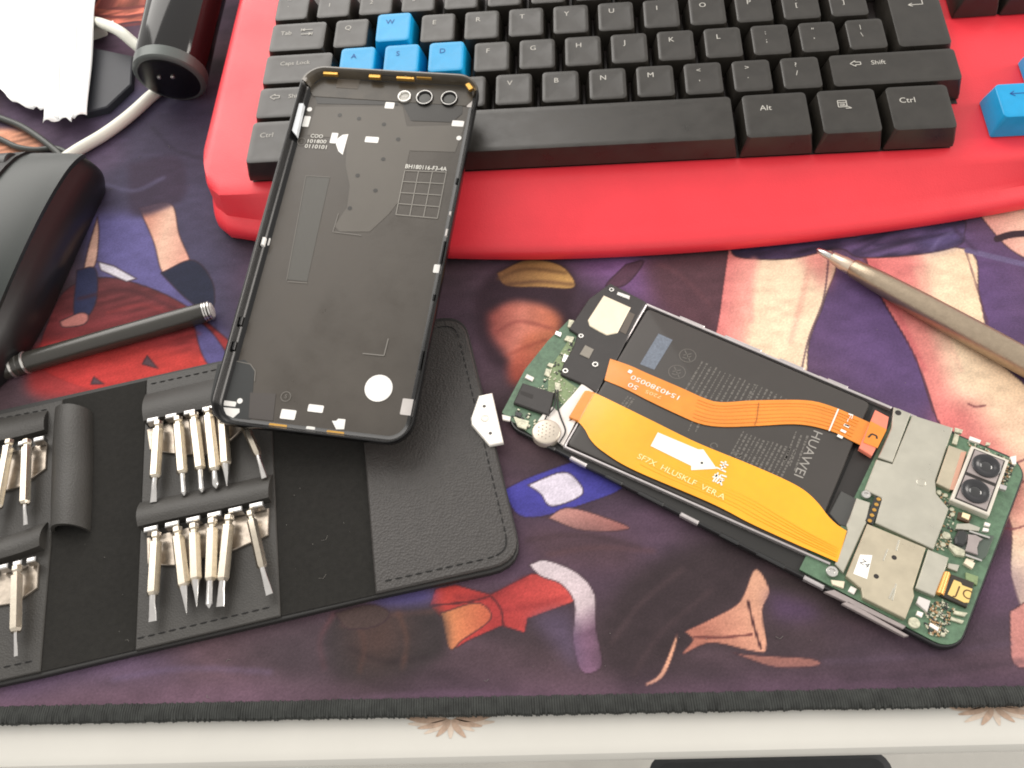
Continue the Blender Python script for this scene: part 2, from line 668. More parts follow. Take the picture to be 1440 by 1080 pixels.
    for q_ in ([(1362, 568), (1372, 572), (1386, 570)], [(1420, 655), (1432, 650), (1445, 644)], [(1418, 690), (1430, 680), (1445, 676)], [(1405, 740), (1424, 744), (1445, 738)]):
        stroke(q_, 2.2, (120, 60, 66), 0.8)
    stroke([(1217, 364), (1240, 420), (1286, 500), (1318, 590), (1340, 625)], 2, (66, 40, 60), 0.8)
    stroke([(1166, 356), (1158, 420), (1136, 480), (1120, 560)], 2, (66, 40, 60), 0.7)
    stroke([(1358, 352), (1380, 425), (1405, 510)], 2, (86, 50, 60), 0.6)
    paint([(1026, 348), (1180, 322), (1340, 304), (1356, 330), (1346, 346), (1290, 358), (1210, 362), (1180, 350), (1110, 364), (1040, 362)], (74, 58, 92), 1, 1, streak=0.9)
    paint([(1290, 330), (1345, 318), (1352, 340), (1300, 352)], (96, 84, 140), 4, 0.7)
    paint([(1170, 326), (1205, 325), (1204, 333), (1172, 334)], (196, 176, 190), 0, curve=False)
    stroke([(1360, 352), (1400, 362), (1450, 374)], 7, (104, 90, 130))
    paint([(1372, 296), (1440, 288), (1470, 330), (1470, 370), (1420, 350)], [(1380, 330, (226, 150, 140)), (1440, 300, (240, 196, 170))], 1)
    stroke([(1402, 336), (1422, 330), (1450, 328)], 9, (58, 40, 50))
    # lower middle: blue and white stripe, peach streak
    paint([(705, 690), (760, 665), (850, 640), (880, 680), (830, 706), (740, 728)], (66, 62, 156), 1)
    paint([(742, 682), (790, 664), (812, 676), (818, 696), (776, 712), (760, 694)], (214, 204, 220), 0)
    paint([(770, 728), (800, 714), (858, 730), (884, 744), (820, 746)], [(770, 728, (196, 140, 130)), (880, 742, (160, 96, 90))], 1)
    paint([(735, 740), (860, 745), (900, 800), (760, 790)], (76, 54, 58), 6, 0.7)
    # red bow shape, white ribbon, brown barrel
    paint([(604, 852), (612, 828), (640, 822), (690, 836), (748, 806), (806, 816), (808, 846), (742, 870), (738, 890), (706, 880), (660, 900), (640, 912), (622, 870)], [(620, 840, (190, 58, 52)), (700, 850, (168, 50, 50)), (800, 830, (204, 72, 66))], 0, curve=False)
    paint([(620, 862), (672, 848), (690, 870), (650, 900), (632, 912)], [(620, 870, (214, 134, 84)), (690, 870, (190, 88, 62))], 1)
    stroke([(604, 852), (660, 846), (690, 838)], 2.5, (92, 36, 40))
    stroke([(690, 838), (704, 856), (708, 880)], 2.5, (92, 36, 40))
    paint([(455, 900), (470, 862), (540, 848), (606, 850), (628, 880), (622, 922), (560, 950), (490, 955), (462, 935)], (52, 44, 46), 2)
    stroke([(456, 940), (450, 900), (470, 862)], 5, (108, 62, 68), 0.7, 1)
    paint([(500, 868), (560, 868), (540, 930), (510, 920)], (96, 62, 52), 9, 0.8)
    paint([(520, 838), (600, 826), (606, 846), (530, 852)], (70, 66, 130), 3, 0.9)
    paint([(744, 794), (768, 788), (812, 806), (836, 836), (838, 880), (846, 936), (818, 944), (806, 900), (808, 850), (790, 822), (760, 810)], [(760, 790, (206, 190, 196)), (826, 850, (204, 184, 190)), (826, 890, (118, 84, 108)), (830, 940, (128, 90, 118))], 0)
    paint([(744, 868), (800, 862), (816, 940), (790, 920)], (92, 76, 104), 3, 0.7)
    # dark fold and peach scraps at lower centre
    paint([(842, 870), (900, 800), (1010, 760), (1070, 770), (1050, 830), (1000, 880), (930, 960), (880, 970), (850, 940)], (54, 42, 46), 4, 0.95)
    paint([(906, 962), (928, 946), (948, 900), (952, 890), (950, 910), (934, 950), (912, 964)], (224, 160, 128), 0)
    paint([(962, 888), (1000, 870), (1040, 846), (1062, 800), (1082, 830), (1072, 860), (1078, 912), (1060, 916), (1000, 904), (960, 920), (974, 900)], [(980, 880, (180, 110, 92)), (1070, 840, (220, 160, 130))], 0)
    stroke([(1052, 846), (1060, 880), (1070, 912)], 3, (78, 44, 46))
    stroke([(976, 896), (1020, 896), (1058, 892)], 2.5, (110, 58, 56))
    paint([(1030, 918), (1070, 922), (1140, 926), (1150, 936), (1090, 938)], (150, 96, 84), 1)
    paint([(1080, 830), (1140, 850), (1150, 870), (1090, 870)], (84, 60, 92), 3, 0.8)
    # lower right and bottom: plum streaks
    paint([(1180, 905), (1440, 870), (1440, 900), (1200, 930)], (70, 56, 70), 6, 0.8)
    paint([(1340, 820), (1440, 790), (1440, 850), (1350, 860)], (108, 78, 112), 8, 0.7)
    paint([(1420, 860), (1450, 850), (1450, 930), (1424, 930)], (206, 132, 122), 1, 0.9)
    paint([(600, 965), (860, 972), (1100, 955), (1440, 950), (1440, 985), (600, 995)], (100, 70, 100), 8, 0.6)
    paint([(0, 960), (120, 930), (210, 925), (260, 945), (120, 955), (0, 985)], (98, 84, 132), 7, 0.8)
    paint([(0, 975), (260, 955), (420, 965), (430, 995), (0, 1010)], (116, 84, 106), 8, 0.8)
    paint([(330, 900), (450, 880), (470, 960), (380, 950)], (62, 52, 58), 8, 0.7)

    # extra loose brush folds so the shapes read as printed artwork
    for q_, w0, c0, al in (
            ([(1060, 365), (1052, 400), (1056, 450)], 9, (236, 150, 140), 0.5), ([(1140, 366), (1128, 420), (1112, 480)], 7, (232, 150, 134), 0.5),
            ([(1290, 380), (1318, 440), (1350, 520)], 8, (238, 178, 156), 0.5), ([(1230, 372), (1262, 440), (1300, 520)], 6, (196, 84, 92), 0.5),
            ([(1040, 352), (1100, 346), (1180, 340)], 3, (48, 38, 66), 0.8), ([(1230, 345), (1290, 336), (1345, 326)], 3, (48, 38, 66), 0.8),
            ([(1200, 356), (1230, 340), (1250, 322)], 2.5, (48, 38, 66), 0.8), ([(1310, 352), (1322, 336), (1340, 326)], 2.5, (130, 118, 170), 0.7),
            ([(860, 905), (900, 850), (960, 800)], 5, (74, 56, 60), 0.8), ([(890, 950), (930, 890), (1000, 830)], 4, (72, 54, 58), 0.8),
            ([(640, 840), (690, 838), (740, 812)], 3, (120, 34, 38), 0.8), ([(706, 858), (750, 852), (800, 838)], 3, (140, 40, 44), 0.7),
            ([(480, 880), (540, 866), (610, 860)], 3, (98, 66, 58), 0.7), ([(490, 910), (540, 930), (600, 925)], 3, (40, 30, 34), 0.8),
            ([(500, 870), (512, 905), (506, 945)], 4, (82, 54, 48), 0.7), ([(560, 860), (572, 900), (566, 940)], 3, (112, 70, 56), 0.6),
            ([(700, 392), (740, 378), (796, 384)], 3, (104, 70, 44), 0.8), ([(712, 400), (760, 396), (806, 400)], 2.5, (88, 56, 44), 0.8),
            ([(696, 468), (730, 452), (776, 462)], 3, (134, 60, 58), 0.6), ([(712, 500), (744, 486), (768, 478)], 3, (150, 66, 54), 0.6),
            ([(1160, 930), (1260, 925), (1420, 905)], 7, (84, 66, 84), 0.6), ([(1190, 955), (1300, 948), (1440, 930)], 5, (60, 46, 56), 0.6),
            ([(480, 985), (640, 975), (800, 985)], 6, (108, 78, 104), 0.5), ([(160, 955), (260, 940), (380, 945)], 6, (110, 92, 130), 0.4),
            ([(215, 180), (245, 210), (290, 225)], 5, (50, 44, 62), 0.6), ([(150, 260), (190, 268), (230, 250)], 5, (92, 88, 122), 0.5),
            ([(110, 420), (180, 408), (260, 440)], 4, (70, 32, 38), 0.6), ([(150, 440), (210, 430), (280, 470)], 4, (150, 52, 54), 0.5),
            ([(770, 780), (840, 770), (920, 775)], 5, (92, 62, 66), 0.6), ([(740, 760), (820, 752), (900, 770)], 4, (62, 44, 48), 0.6),
            ([(1330, 300), (1350, 330), (1372, 352)], 4, (66, 50, 76), 0.7), ([(930, 372), (960, 390), (1000, 430)], 5, (104, 64, 72), 0.6)):
        stroke(q_, w0, c0, al, 1)
    paint([(470, 862), (520, 850), (548, 862), (530, 880), (490, 884)], (70, 54, 52), 1)
    paint([(880, 372), (905, 368), (880, 400), (852, 402)], (92, 60, 78), 1)
    paint([(1150, 880), (1180, 872), (1200, 890), (1170, 896)], (66, 50, 60), 2, 0.8)

    # printed cloth: fine mottling, washed colour
    g = rs.rand(ny, nx) - 0.5
    col = col * (1 + 0.10 * g[..., None]) * (1 + 0.12 * (vnoise(5, 3, 21) - 0.5))[..., None]
    gy = col.mean(-1, keepdims=True)
    col = np.clip((gy + (col - gy) * 0.9) * 0.92 + 2, 0, 255) / 255
    lincol = np.where(col <= 0.04045, col / 12.92, ((col + 0.055) / 1.055) ** 2.4)
    verts = np.stack([X, Y, np.zeros_like(X)], -1).reshape(-1, 3) * MM
    idx = np.arange(ny * nx).reshape(ny, nx)
    quads = np.stack([idx[:-1, :-1], idx[:-1, 1:], idx[1:, 1:], idx[1:, :-1]], -1).reshape(-1, 4)
    me = bpy.data.meshes.new('printed_cloth')
    me.vertices.add(len(verts))
    me.vertices.foreach_set('co', verts.ravel())
    me.loops.add(quads.size)
    me.loops.foreach_set('vertex_index', quads.ravel())
    me.polygons.add(len(quads))
    me.polygons.foreach_set('loop_start', np.arange(0, quads.size, 4))
    me.update(calc_edges=True)
    at = me.color_attributes.new('print', 'FLOAT_COLOR', 'POINT')
    rgba = np.concatenate([lincol.reshape(-1, 3), np.ones((ny * nx, 1))], -1)
    at.data.foreach_set('color', rgba.ravel().astype(np.float32))
    return me


pad = thing('mouse_pad', Frame((0, 0, 0), I3), 'large cloth mouse pad printed with purple and peach colour shapes, dark stitched edge', 'mouse pad')
M_pad = mat('printed_cloth', (90, 70, 80), 0.85, var=0.12, vs=1.3, bump=0.5, bs=1.6, spec=0.25, attr='print')
link(build_pad(), 'printed_cloth', M_pad, pad)
M_rub = mat('black_rubber', (30, 30, 30), 0.8)
bm = bmesh.new()
add_prism(bm, [(-420, padline(-420) + 1), (380, padline(380) + 1), (380, 520), (-420, 505)], -2.97, -0.25)
finish(bm, 'rubber_base', M_rub, pad)
M_st = mat('edge_thread', (46, 48, 46), 0.85, var=0.45, vs=0.25, bump=0.5, bs=3)
bm = bmesh.new()
x = -330.0
rnd = random.Random(5)
while x < 210:
    y = padline(x)
    j = rnd.uniform(-0.25, 0.25)
    d = 4.1 + rnd.uniform(-0.2, 0.25)
    add_tube(bm, [(x - 0.2, y + d, -0.1), (x, y + d - 0.6, 0.25), (x + 0.2, y + 1.0, 0.4), (x + 0.3, y - 0.3 + j, 0.0), (x + 0.4, y - 0.6 + j, -1.2), (x + 0.3, y, -2.9)], [0.3, 0.44, 0.46, 0.46, 0.44, 0.35], 6)
    x += 0.72 + rnd.uniform(-0.07, 0.07)
tag(finish(bm, 'edge_stitching', M_st, pad, 60), kind='stuff')

# ================================================================ KEYBOARD
KO = RY @ np.array([52.777, 316.808, 41.357])          # legend of the home row at u = 7
KT = math.radians(9.49)
KR = rot(0, KT, 0)
KF = Frame(KO, KR)
kbd = thing('keyboard', Frame((5, 300, 0), I3), 'red keyboard with black keys and bright blue letter keys', 'keyboard')
KB0 = np.array([5., 300, 0])
M_red = mat('red_plastic', (232, 54, 66), 0.4, var=0.06, vs=0.03, bump=0.3, bs=1.8, rvar=0.08, spec=0.5)
M_key = mat('black_key_plastic', (40, 37, 33), 0.34, var=0.18, vs=0.12, bump=0.06, bs=3, spec=0.55, rvar=0.08)
M_blue = mat('blue_key_plastic', (0, 146, 200), 0.38, var=0.06, vs=0.2, bump=0.05, bs=3)
M_keyshade = mat('under_key_shade', (36, 28, 26), 0.5)  # shade and red reflection between the keys, put into the colour
M_leg = mat('white_legend_print', (178, 175, 168), 0.6)
M_legb = mat('blue_legend_print', (8, 70, 140), 0.6)


def kw(lx, ly, lz):
    return KO + KR @ np.array([lx, ly, lz])


def yfront(x):
    k = 6.2e-4 if x > 5 else 8.7e-4
    return 237.3 + k * (x - 5) ** 2


PLZ = -10.2                                             # plate plane below the key tops


def plate_z(y):
    # world z of the red plate at world y
    return KO[2] + (y - KO[1]) * math.tan(KT) + PLZ / math.cos(KT)


def ucx(u0, u1):
    return (u0 - 7) * 19.05 - 7.8 + (u1 - u0) * 19.05 / 2


# red case: swept cross sections
bm = bmesh.new()
rings = []
XL, XR = -163.5, 292.0
cols = []
for x in list(np.linspace(XL, XL + 9, 8)) + list(np.linspace(XL + 15, XR - 12, 40)) + [XR - 6, XR - 2, XR]:
    e = min(1.0, (x - XL) / 9.0, (XR - x) / 6.0)
    s = math.sqrt(max(0.0, 1 - (1 - e) ** 2))           # edge rounding
    c = max(0.0, (XL + 16 - x) / 16.0)
    yf = yfront(x) + 34 * c ** 2.6
    yk = 263.0
    zt = plate_z(yk) - 0.6
    zz = [(yf, 2.0, 0), (yf - 0.9, 4.5, 0.2), (yf - 0.6, 7.0, 0.5), (yf + 1.2, 9.0, 0.8), (yf + 4.5, 10.4, 1)]
    for k in range(1, 7):
        t = k / 6
        y0, z0 = yf + 4.5, 10.4
        zz.append((y0 + (max(yk, y0 + 1) - y0) * t, z0 + (zt - z0) * (t ** 0.92), 1))
    ys = max(yk, yf + 6)
    for y in (ys + 2, ys + 6, 300, 340, 380, 400, 420):
        yy = max(y, ys + 2)
        zz.append((yy, plate_z(yy), 1))
    r = []
    for y, z, wgt in zz:
        zl = z if wgt == 0 else 2 + (z - 2) * (1 - wgt * (1 - (0.55 + 0.45 * s)))
        r.append((x - KB0[0], y - KB0[1], zl))
    r += [(x - KB0[0], 426 - 300, plate_z(420) - 4), (x - KB0[0], 427 - 300, 2)]
    rings.append(r)
add_loft(bm, rings)
finish(bm, 'case', M_red, kbd, 38)

# rubber feet keep it on the pad
bm = bmesh.new()
for x in (-140, 270):
    for y in (262, 415):
        add_box(bm, x - KB0[0], y - KB0[1], 1.0, 18, 6, 2.0)
finish(bm, 'rubber_foot', M_rub, kbd)

# dark plate under the key block, standing for shade between the keys
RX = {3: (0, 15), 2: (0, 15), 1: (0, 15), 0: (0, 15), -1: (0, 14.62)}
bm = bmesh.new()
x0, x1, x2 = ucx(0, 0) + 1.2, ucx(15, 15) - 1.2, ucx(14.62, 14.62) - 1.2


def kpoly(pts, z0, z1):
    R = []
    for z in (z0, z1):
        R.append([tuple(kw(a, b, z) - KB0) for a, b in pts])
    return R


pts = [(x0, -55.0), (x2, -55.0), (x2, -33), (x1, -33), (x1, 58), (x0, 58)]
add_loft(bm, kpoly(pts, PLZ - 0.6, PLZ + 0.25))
finish(bm, 'key_shade_plate', M_keyshade, kbd)

KEYM = {}


def key_mesh(wd, dp, M, tall=0.0):
    k = (round(wd, 2), round(dp, 2), M.name)
    if k in KEYM:
        return KEYM[k]
    bm = bmesh.new()
    bw, bd = wd - 0.9, dp - 0.9
    tw, td = wd - 4.4, dp - 2.6
    oy = 0.1
    rings = []
    for f, z in ((0, -9.6), (0.12, -7.2), (0.55, -3.6), (0.88, -1.0), (0.95, -0.45), (1.0, -0.15)):
        g = f ** 0.85
        w_, d_ = bw + (tw - bw) * g, bd + (td - bd) * g
        rings.append([(x, y, z) for x, y in rrect(w_, d_, 0.8 + 1.0 * f, 4, 0, oy * g)])
    for q, zi in ((0.965, 0.0), (0.8, -0.08), (0.6, -0.14), (0.4, -0.185), (0.2, -0.21), (0.02, -0.22)):
        rings.append([(x * q, oy + (y - oy) * (1 - (1 - q) * 0.999), zi if True else 0) for x, y in rrect(tw, td - (0.5 if q < 1 else 0), 1.7, 4, 0, oy)])
    add_loft(bm, rings)
    me = bpy.data.meshes.new('key')
    bmesh.ops.recalc_face_normals(bm, faces=bm.faces)
    bm.to_mesh(me)
    bm.free()
    me.materials.append(M)
    me.polygons.foreach_set('use_smooth', [True] * len(me.polygons))
    me.set_sharp_from_angle(angle=math.radians(48))
    KEYM[k] = me
    return me


def dish(x, tw, y=0.0, td=15.8):
    return -0.22 * (1 - min(1, max(abs(x) / (tw / 2), abs(y) / (td / 2))) ** 2)


def key(cx, cy, wd, legends=(), M=None, dp=19.05, dz=0.0, name='key'):
    M = M or M_key
    me = key_mesh(wd, dp, M)
    o = bpy.data.objects.new(name, me)
    COL.objects.link(o)
    o.parent = kbd
    p = kw(cx, cy, dz) - KB0
    o.location = [v * MM for v in p]
    o.rotation_euler = (KT + random.uniform(-0.006, 0.006), random.uniform(-0.006, 0.006), 0)
    ml = M_legb if M is M_blue else M_leg
    for (s, sz, lx, ly) in legends:
        text('legend', s, sz, lx, ly, dish(lx, wd - 5.2, abs(ly) + 1.2, dp - 3.2) + 0.1, ml, o)
    return o


def arrow(o, segs, z=0.08, wd=0.35):
    return strokes('legend', segs, wd, z, M_leg, o)


def rowy(r):
    return (r - 1) * 19.05 - 3.0 - (3.0 if r == -1 else 0.0)


def lk(r, u0, u1, legs, M=None, dz=0.0):
    return key(ucx(u0, u1), rowy(r), (u1 - u0) * 19.05, legs, M, dp=24.0 if r == -1 else 19.05, dz=1.0 if r == -1 else dz)


LX, LY = -1.7, 3.4
# number row (r=3)
syms = '~!@#$%^&*()_+'
nums = '`1234567890-='
for i, (a, b) in enumerate(zip(syms, nums)):
    lk(3, i, i + 1, [(a, 3.2, -2.2, 4.6), (b, 3.2, -2.2, -0.4)])
lk(3, 13, 15, [('Backspace', 3.0, -3, 3)])
# tab row
o = lk(2, 0, 1.5, [('Tab', 3.3, -5.6, 2.6)])
arrow(o, [((1.2, 3.9), (6.2, 3.9)), ((1.2, 3.1), (1.2, 4.7)), ((1.4, 3.9), (2.8, 4.6)), ((1.4, 3.9), (2.8, 3.2)),
          ((1.2, 1.3), (6.2, 1.3)), ((6.2, 0.5), (6.2, 2.1)), ((6.0, 1.3), (4.6, 2.0)), ((6.0, 1.3), (4.6, 0.6))])
for i, ch in enumerate('QWERTYUIOP'):
    lk(2, 1.5 + i, 2.5 + i, [(ch, 3.7, LX, LY)], M_blue if ch == 'W' else None, 1.8 if ch == 'W' else 0.0)
lk(2, 11.5, 12.5, [('{', 3.2, -1.7, 4.4), ('[', 3.2, -1.7, 0.0)])
lk(2, 12.5, 13.5, [('}', 3.2, -1.7, 4.4), (']', 3.2, -1.7, 0.0)])
# enter: two rows tall
o = key(ucx(13.72, 15), rowy(1.5), (15 - 13.72) * 19.05, [('Enter', 3.2, -1.0, 10.5)], None, dp=38.1)
arrow(o, [((3.2, 8.6), (3.2, 5.4)), ((3.2, 5.4), (-2.6, 5.4)), ((-2.6, 5.4), (-0.9, 6.3)), ((-2.6, 5.4), (-0.9, 4.5))], -0.1)
# home row
lk(1, 0, 1.75, [('Caps Lock', 3.1, -1.6, 3.2)])
for i, ch in enumerate('ASDFGHJKL'):
    lk(1, 1.75 + i, 2.75 + i, [(ch, 3.7, LX, LY)], M_blue if ch in 'ASD' else None, 1.5 if ch in 'ASD' else 0.0)
lk(1, 10.75, 11.75, [(':', 3.4, -1.7, 4.2), (';', 3.4, -1.7, -0.2)])
lk(1, 11.75, 12.73, [('"', 3.4, -1.7, 3.8), (',', 3.6, -1.7, 0.4)])
lk(1, 12.73, 13.72, [('|', 3.0, -1.7, 4.2), ('\\', 3.2, -1.7, -0.2)])
# shift row
SH = [((-2.4, 0), (-0.4, 1.5)), ((-2.4, 0), (-0.4, -1.5)), ((-0.4, 1.5), (-0.4, 0.7)), ((-0.4, -1.5), (-0.4, -0.7)), ((-0.4, 0.7), (1.6, 0.7)), ((-0.4, -0.7), (1.6, -0.7)), ((1.6, 0.7), (1.6, -0.7))]
o = lk(0, 0, 2.25, [('Shift', 3.2, -4.0, 3.2)])
arrow(o, [((a[0] - 12.2, a[1] + 3.2), (b[0] - 12.2, b[1] + 3.2)) for a, b in SH], 0.08)
for i, ch in enumerate('ZXCVBNM'):
    lk(0, 2.25 + i, 3.25 + i, [(ch, 3.7, LX, LY)])
for i, (a, b) in enumerate((('<', ','), ('>', '.'), ('?', '/'))):
    lk(0, 9.25 + i, 10.25 + i, [(a, 3.3, -1.6, 4.4), (b, 3.6, -1.6, 0.0)])
o = lk(0, 12.25, 15, [('Shift', 3.2, -5.6, 3.2)])
arrow(o, [((a[0] - 14.0, a[1] + 3.2), (b[0] - 14.0, b[1] + 3.2)) for a, b in SH], 0.08)
# bottom row
lk(-1, 0, 1.45, [('Ctrl', 3.5, -5.0, 3.6)])
lk(-1, 1.45, 2.75, [])
lk(-1, 2.75, 4.1, [('Alt', 3.5, -4.0, 3.6)])
lk(-1, 4.1, 10.35, [])
lk(-1, 10.35, 11.85, [('Alt', 3.7, -3.6, 3.8)])
o = lk(-1, 11.85, 13.2, [])
strokes('legend', poly_path([(-3.6, 5.4), (-0.4, 5.4), (-0.4, 2.2), (-3.6, 2.2)], True) + [((-3.6, 4.4), (-0.4, 4.4)), ((-3.0, 3.6), (-1, 3.6)), ((-3.0, 2.9), (-1, 2.9)), ((-1.6, 3.2), (1.2, 1.4)), ((-1.0, 1.4), (1.0, 1.4))], 0.34, 0.0, M_leg, o)
lk(-1, 13.2, 14.62, [('Ctrl', 3.7, -4.2, 3.8)])
# navigation cluster (right of the block)
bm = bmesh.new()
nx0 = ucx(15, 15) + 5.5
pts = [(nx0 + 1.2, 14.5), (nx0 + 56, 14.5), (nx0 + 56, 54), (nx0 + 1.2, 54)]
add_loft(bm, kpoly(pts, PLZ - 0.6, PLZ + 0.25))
finish(bm, 'key_shade_plate', M_keyshade, kbd)  # same dark plate for the shade under these keys
for i, s in enumerate(('Delete', 'End', 'Page\nDown')):
    key(nx0 + 9.5 + 19.05 * i, 22.5, 19.05, [(s, 2.8, -1.5, 4.2)])
    key(nx0 + 9.5 + 19.05 * i, 41.6, 19.05, [])
# blue arrow keys in their own wells
for dx, r in ((0, -1), (19.05, -1), (38.1, -1), (19.05, 0)):
    cx = nx0 + 10.5 + dx
    cy = rowy(-1) + (22.0 if r == 0 else 0) + 2
    if r == 0:
        continue
    o = key(cx, cy, 19.05, [], M_blue)
    strokes('legend', [((-2.6, 3.4), (2.6, 3.4)), ((-2.6, 3.4), (-1.0, 4.6)), ((-2.6, 3.4), (-1.0, 2.2))], 0.4, -0.1, M_legb, o)
o = key(nx0 + 10.5 + 19.05, rowy(-1) + 21.5, 19.05, [], M_blue)

# ================================================================ PHONE BACK COVER (inside facing up)
CR = RY @ rot(-0.297, 0.267, 0.037)
CO = RY @ np.array([-49.723, 231.49, 34.234])
CF = Frame(CO, CR)
cov = thing('phone_back_cover', CF, 'detached black phone back cover lying inside up, leaning on the keyboard', 'phone cover')
M_cin = mat('cover_inner_plastic', (68, 62, 55), 0.4, var=0.1, vs=0.04, bump=0.05, bs=0.6, spec=0.55, rvar=0.14)
M_crim = mat('cover_gloss_rim', (11, 11, 12), 0.22, spec=0.4)
M_film = mat('graphite_film', (88, 83, 76), 0.4, var=0.05, vs=0.05)
M_film2 = mat('dark_film', (48, 46, 43), 0.35, var=0.08, vs=0.05)
M_ant = mat('antenna_strip_plastic', (64, 58, 49), 0.3, var=0.3, vs=0.12)
M_wst = mat('white_sticker', (238, 236, 232), 0.6, var=0.02, vs=0.3)
M_pst = mat('pale_grey_sticker', (206, 200, 196), 0.55, var=0.05, vs=0.3)
M_line = mat('faint_white_line', (120, 116, 110), 0.5)
M_white = mat('white_print', (232, 230, 222), 0.6)
M_gold = mat('gold_contact', (206, 160, 82), 0.32, 0.8, var=0.15, vs=0.8)
M_steel = mat('bright_steel', (206, 204, 200), 0.28, 0.9, var=0.08, vs=0.6)
M_glassd = mat('dark_glass', (10, 11, 13), 0.06, spec=0.8, coat=0.6)
FZ = -4.6                                               # inner floor of the dish
W_, L_ = 72.05, 150.1
bm = bmesh.new()
rings = []
for d, z, r in ((2.6, -6.4, 7.0), (1.0, -5.6, 8.4), (0.15, -3.2, 9.0), (0.0, -1.0, 9.0), (0.2, -0.1, 8.9), (0.6, 0.0, 8.6), (0.95, -0.3, 8.3), (1.5, -3.0, 7.8), (2.6, -4.3, 6.8), (4.0, FZ, 5.8)):
    rings.append([(x, y, z) for x, y in rrect(W_ - 2 * d, L_ - 2 * d, r, 8)])
add_loft(bm, rings, True, False)
finish(bm, 'shell', M_crim, cov, 40)
bm = bmesh.new()
add_prism(bm, rrect(W_ - 6.4, L_ - 6.4, 6.2, 8), FZ - 1.2, FZ + 0.06)
finish(bm, 'inner_panel', M_cin, cov)
C = lambda pts, z=FZ + 0.06: CF.hits(pts, z)
# translucent antenna strip along the top edge
bm = bmesh.new()
pts = [(-31.2, 63.4), (31.2, 63.4), (33.2, 66), (33.2, 68.5), (28.5, 72.9), (-28.5, 72.9), (-33.2, 68.5), (-33.2, 66)]
add_prism(bm, pts, FZ + 0.02, FZ + 0.35, 0.15)
finish(bm, 'antenna_strip', M_ant, cov)

# tan translucent lip round the top end
oo = [p for p in rrect(W_ - 0.4, L_ - 0.4, 8.8, 8) if p[1] > 66.2]
ii = [p for p in rrect(W_ - 5.6, L_ - 4.8, 6.5, 8) if p[1] > 66.2]
bm = bmesh.new()
rings = []
for (ox, oy_), (ix, iy) in zip(sorted(oo, key=lambda p: math.atan2(p[1] - 60, p[0])), sorted(ii, key=lambda p: math.atan2(p[1] - 60, p[0]))):
    rings.append([(ox, oy_, -1.2), (ox, oy_, -0.05), (lerp((ox, oy_), (ix, iy), 0.3)[0], lerp((ox, oy_), (ix, iy), 0.3)[1], 0.1), (lerp((ox, oy_), (ix, iy), 0.55)[0], lerp((ox, oy_), (ix, iy), 0.55)[1], -0.8), (ix, iy, -4.0), (ix, iy, -4.4)])
add_loft(bm, rings)
finish(bm, 'top_lip', mat('smoky_tan_plastic', (70, 63, 52), 0.2, var=0.25, vs=0.12, coat=0.3), cov, 45)


def patch(name, pts, M, dz=0.1, z=FZ + 0.06, parent=None, rnd=False):
    q = CF.hits(pts, z)
    return prism(name, q, z - 0.02, z + dz, M, parent or cov)


def crect(px, py, wd, ht, M, dz=0.16, name='sticker', a=0.0):
    x, y = CF.hit(px, py, FZ + 0.1)
    sc = 72.05 / 262.0 if py < 330 else 72.05 / 290.0
    bm = bmesh.new()
    add_prism(bm, [(x + math.cos(a) * u - math.sin(a) * v, y + math.sin(a) * u + math.cos(a) * v) for u, v in rrect(wd * sc, ht * sc * 1.12, 0.35, 2)], FZ, FZ + 0.1 + dz)
    return finish(bm, name, M, cov)


def cdisc(px, py, r, M, dz=0.16, name='sticker', n=28):
    x, y = CF.hit(px, py, FZ + 0.1)
    sc = 72.05 / 262.0 if py < 330 else 72.05 / 290.0
    return prism(name, circle(x, y, r * sc, n), FZ, FZ + 0.1 + dz, M, cov)


# graphite films
patch('graphite_film', [(444, 150), (566, 150), (572, 178), (654, 176), (640, 214), (576, 212), (562, 282), (546, 302), (520, 326), (478, 326), (470, 318), (488, 292), (492, 262), (486, 232), (488, 196), (432, 190)], M_film, 0.1)
patch('dark_film', [(438, 118), (556, 128), (560, 148), (446, 146)], M_film2, 0.1)
patch('dark_film', [(558, 124), (652, 126), (650, 160), (636, 172), (578, 170), (568, 150)], M_film2, 0.12)
patch('film_label', [(430, 247), (464, 249), (432, 396), (403, 393)], mat('film_label_film', (76, 74, 69), 0.45), 0.1)
patch('dark_film', [(306, 512), (344, 506), (358, 518), (356, 545), (352, 590), (300, 585), (296, 560)], mat('bluish_dark_film', (46, 48, 48), 0.3), 0.1)
patch('film_label', [(352, 552), (388, 554), (384, 592), (350, 588)], mat('film_label_grey', (70, 65, 62), 0.45), 0.16)
patch('film_label', [(476, 108), (508, 110), (503, 126), (473, 124)], mat('film_label_tan', (86, 78, 68), 0.45), 0.4)
for px, py in ((505, 167), (540, 175), (539, 224), (503, 247), (528, 268), (492, 293), (560, 196), (478, 162)):
    cdisc(px, py, 3.2, M_film2, 0.13, 'film_hole', 12)
# printed fine lines
Z1 = FZ + 0.3
CL = lambda pts: CF.hits(pts, Z1)
strokes('printed_line', poly_path(CL([(403, 394), (430, 247), (464, 249)])) + poly_path(CL([(404, 396), (432, 398)])), 0.22, Z1, M_line, cov)
strokes('printed_line', poly_path(CL([(476, 300), (468, 326), (508, 331)])), 0.25, Z1, M_line, cov)
strokes('printed_line', poly_path(CL([(510, 497), (540, 500), (546, 476)])), 0.4, Z1, M_line, cov)
strokes('printed_line', poly_path(CL([(333, 508), (352, 512), (359, 522), (358, 536)])), 0.3, Z1, M_line, cov)
g = [(569.2, 239.8), (627.5, 242.0), (615.0, 307.0), (556.7, 301.7)]
segs = []
for i in range(4):
    t = i / 3
    segs.append((lerp(g[0], g[1], t), lerp(g[3], g[2], t)))
for j in range(5):
    t = j / 4
    segs.append((lerp(g[0], g[3], t), lerp(g[1], g[2], t)))
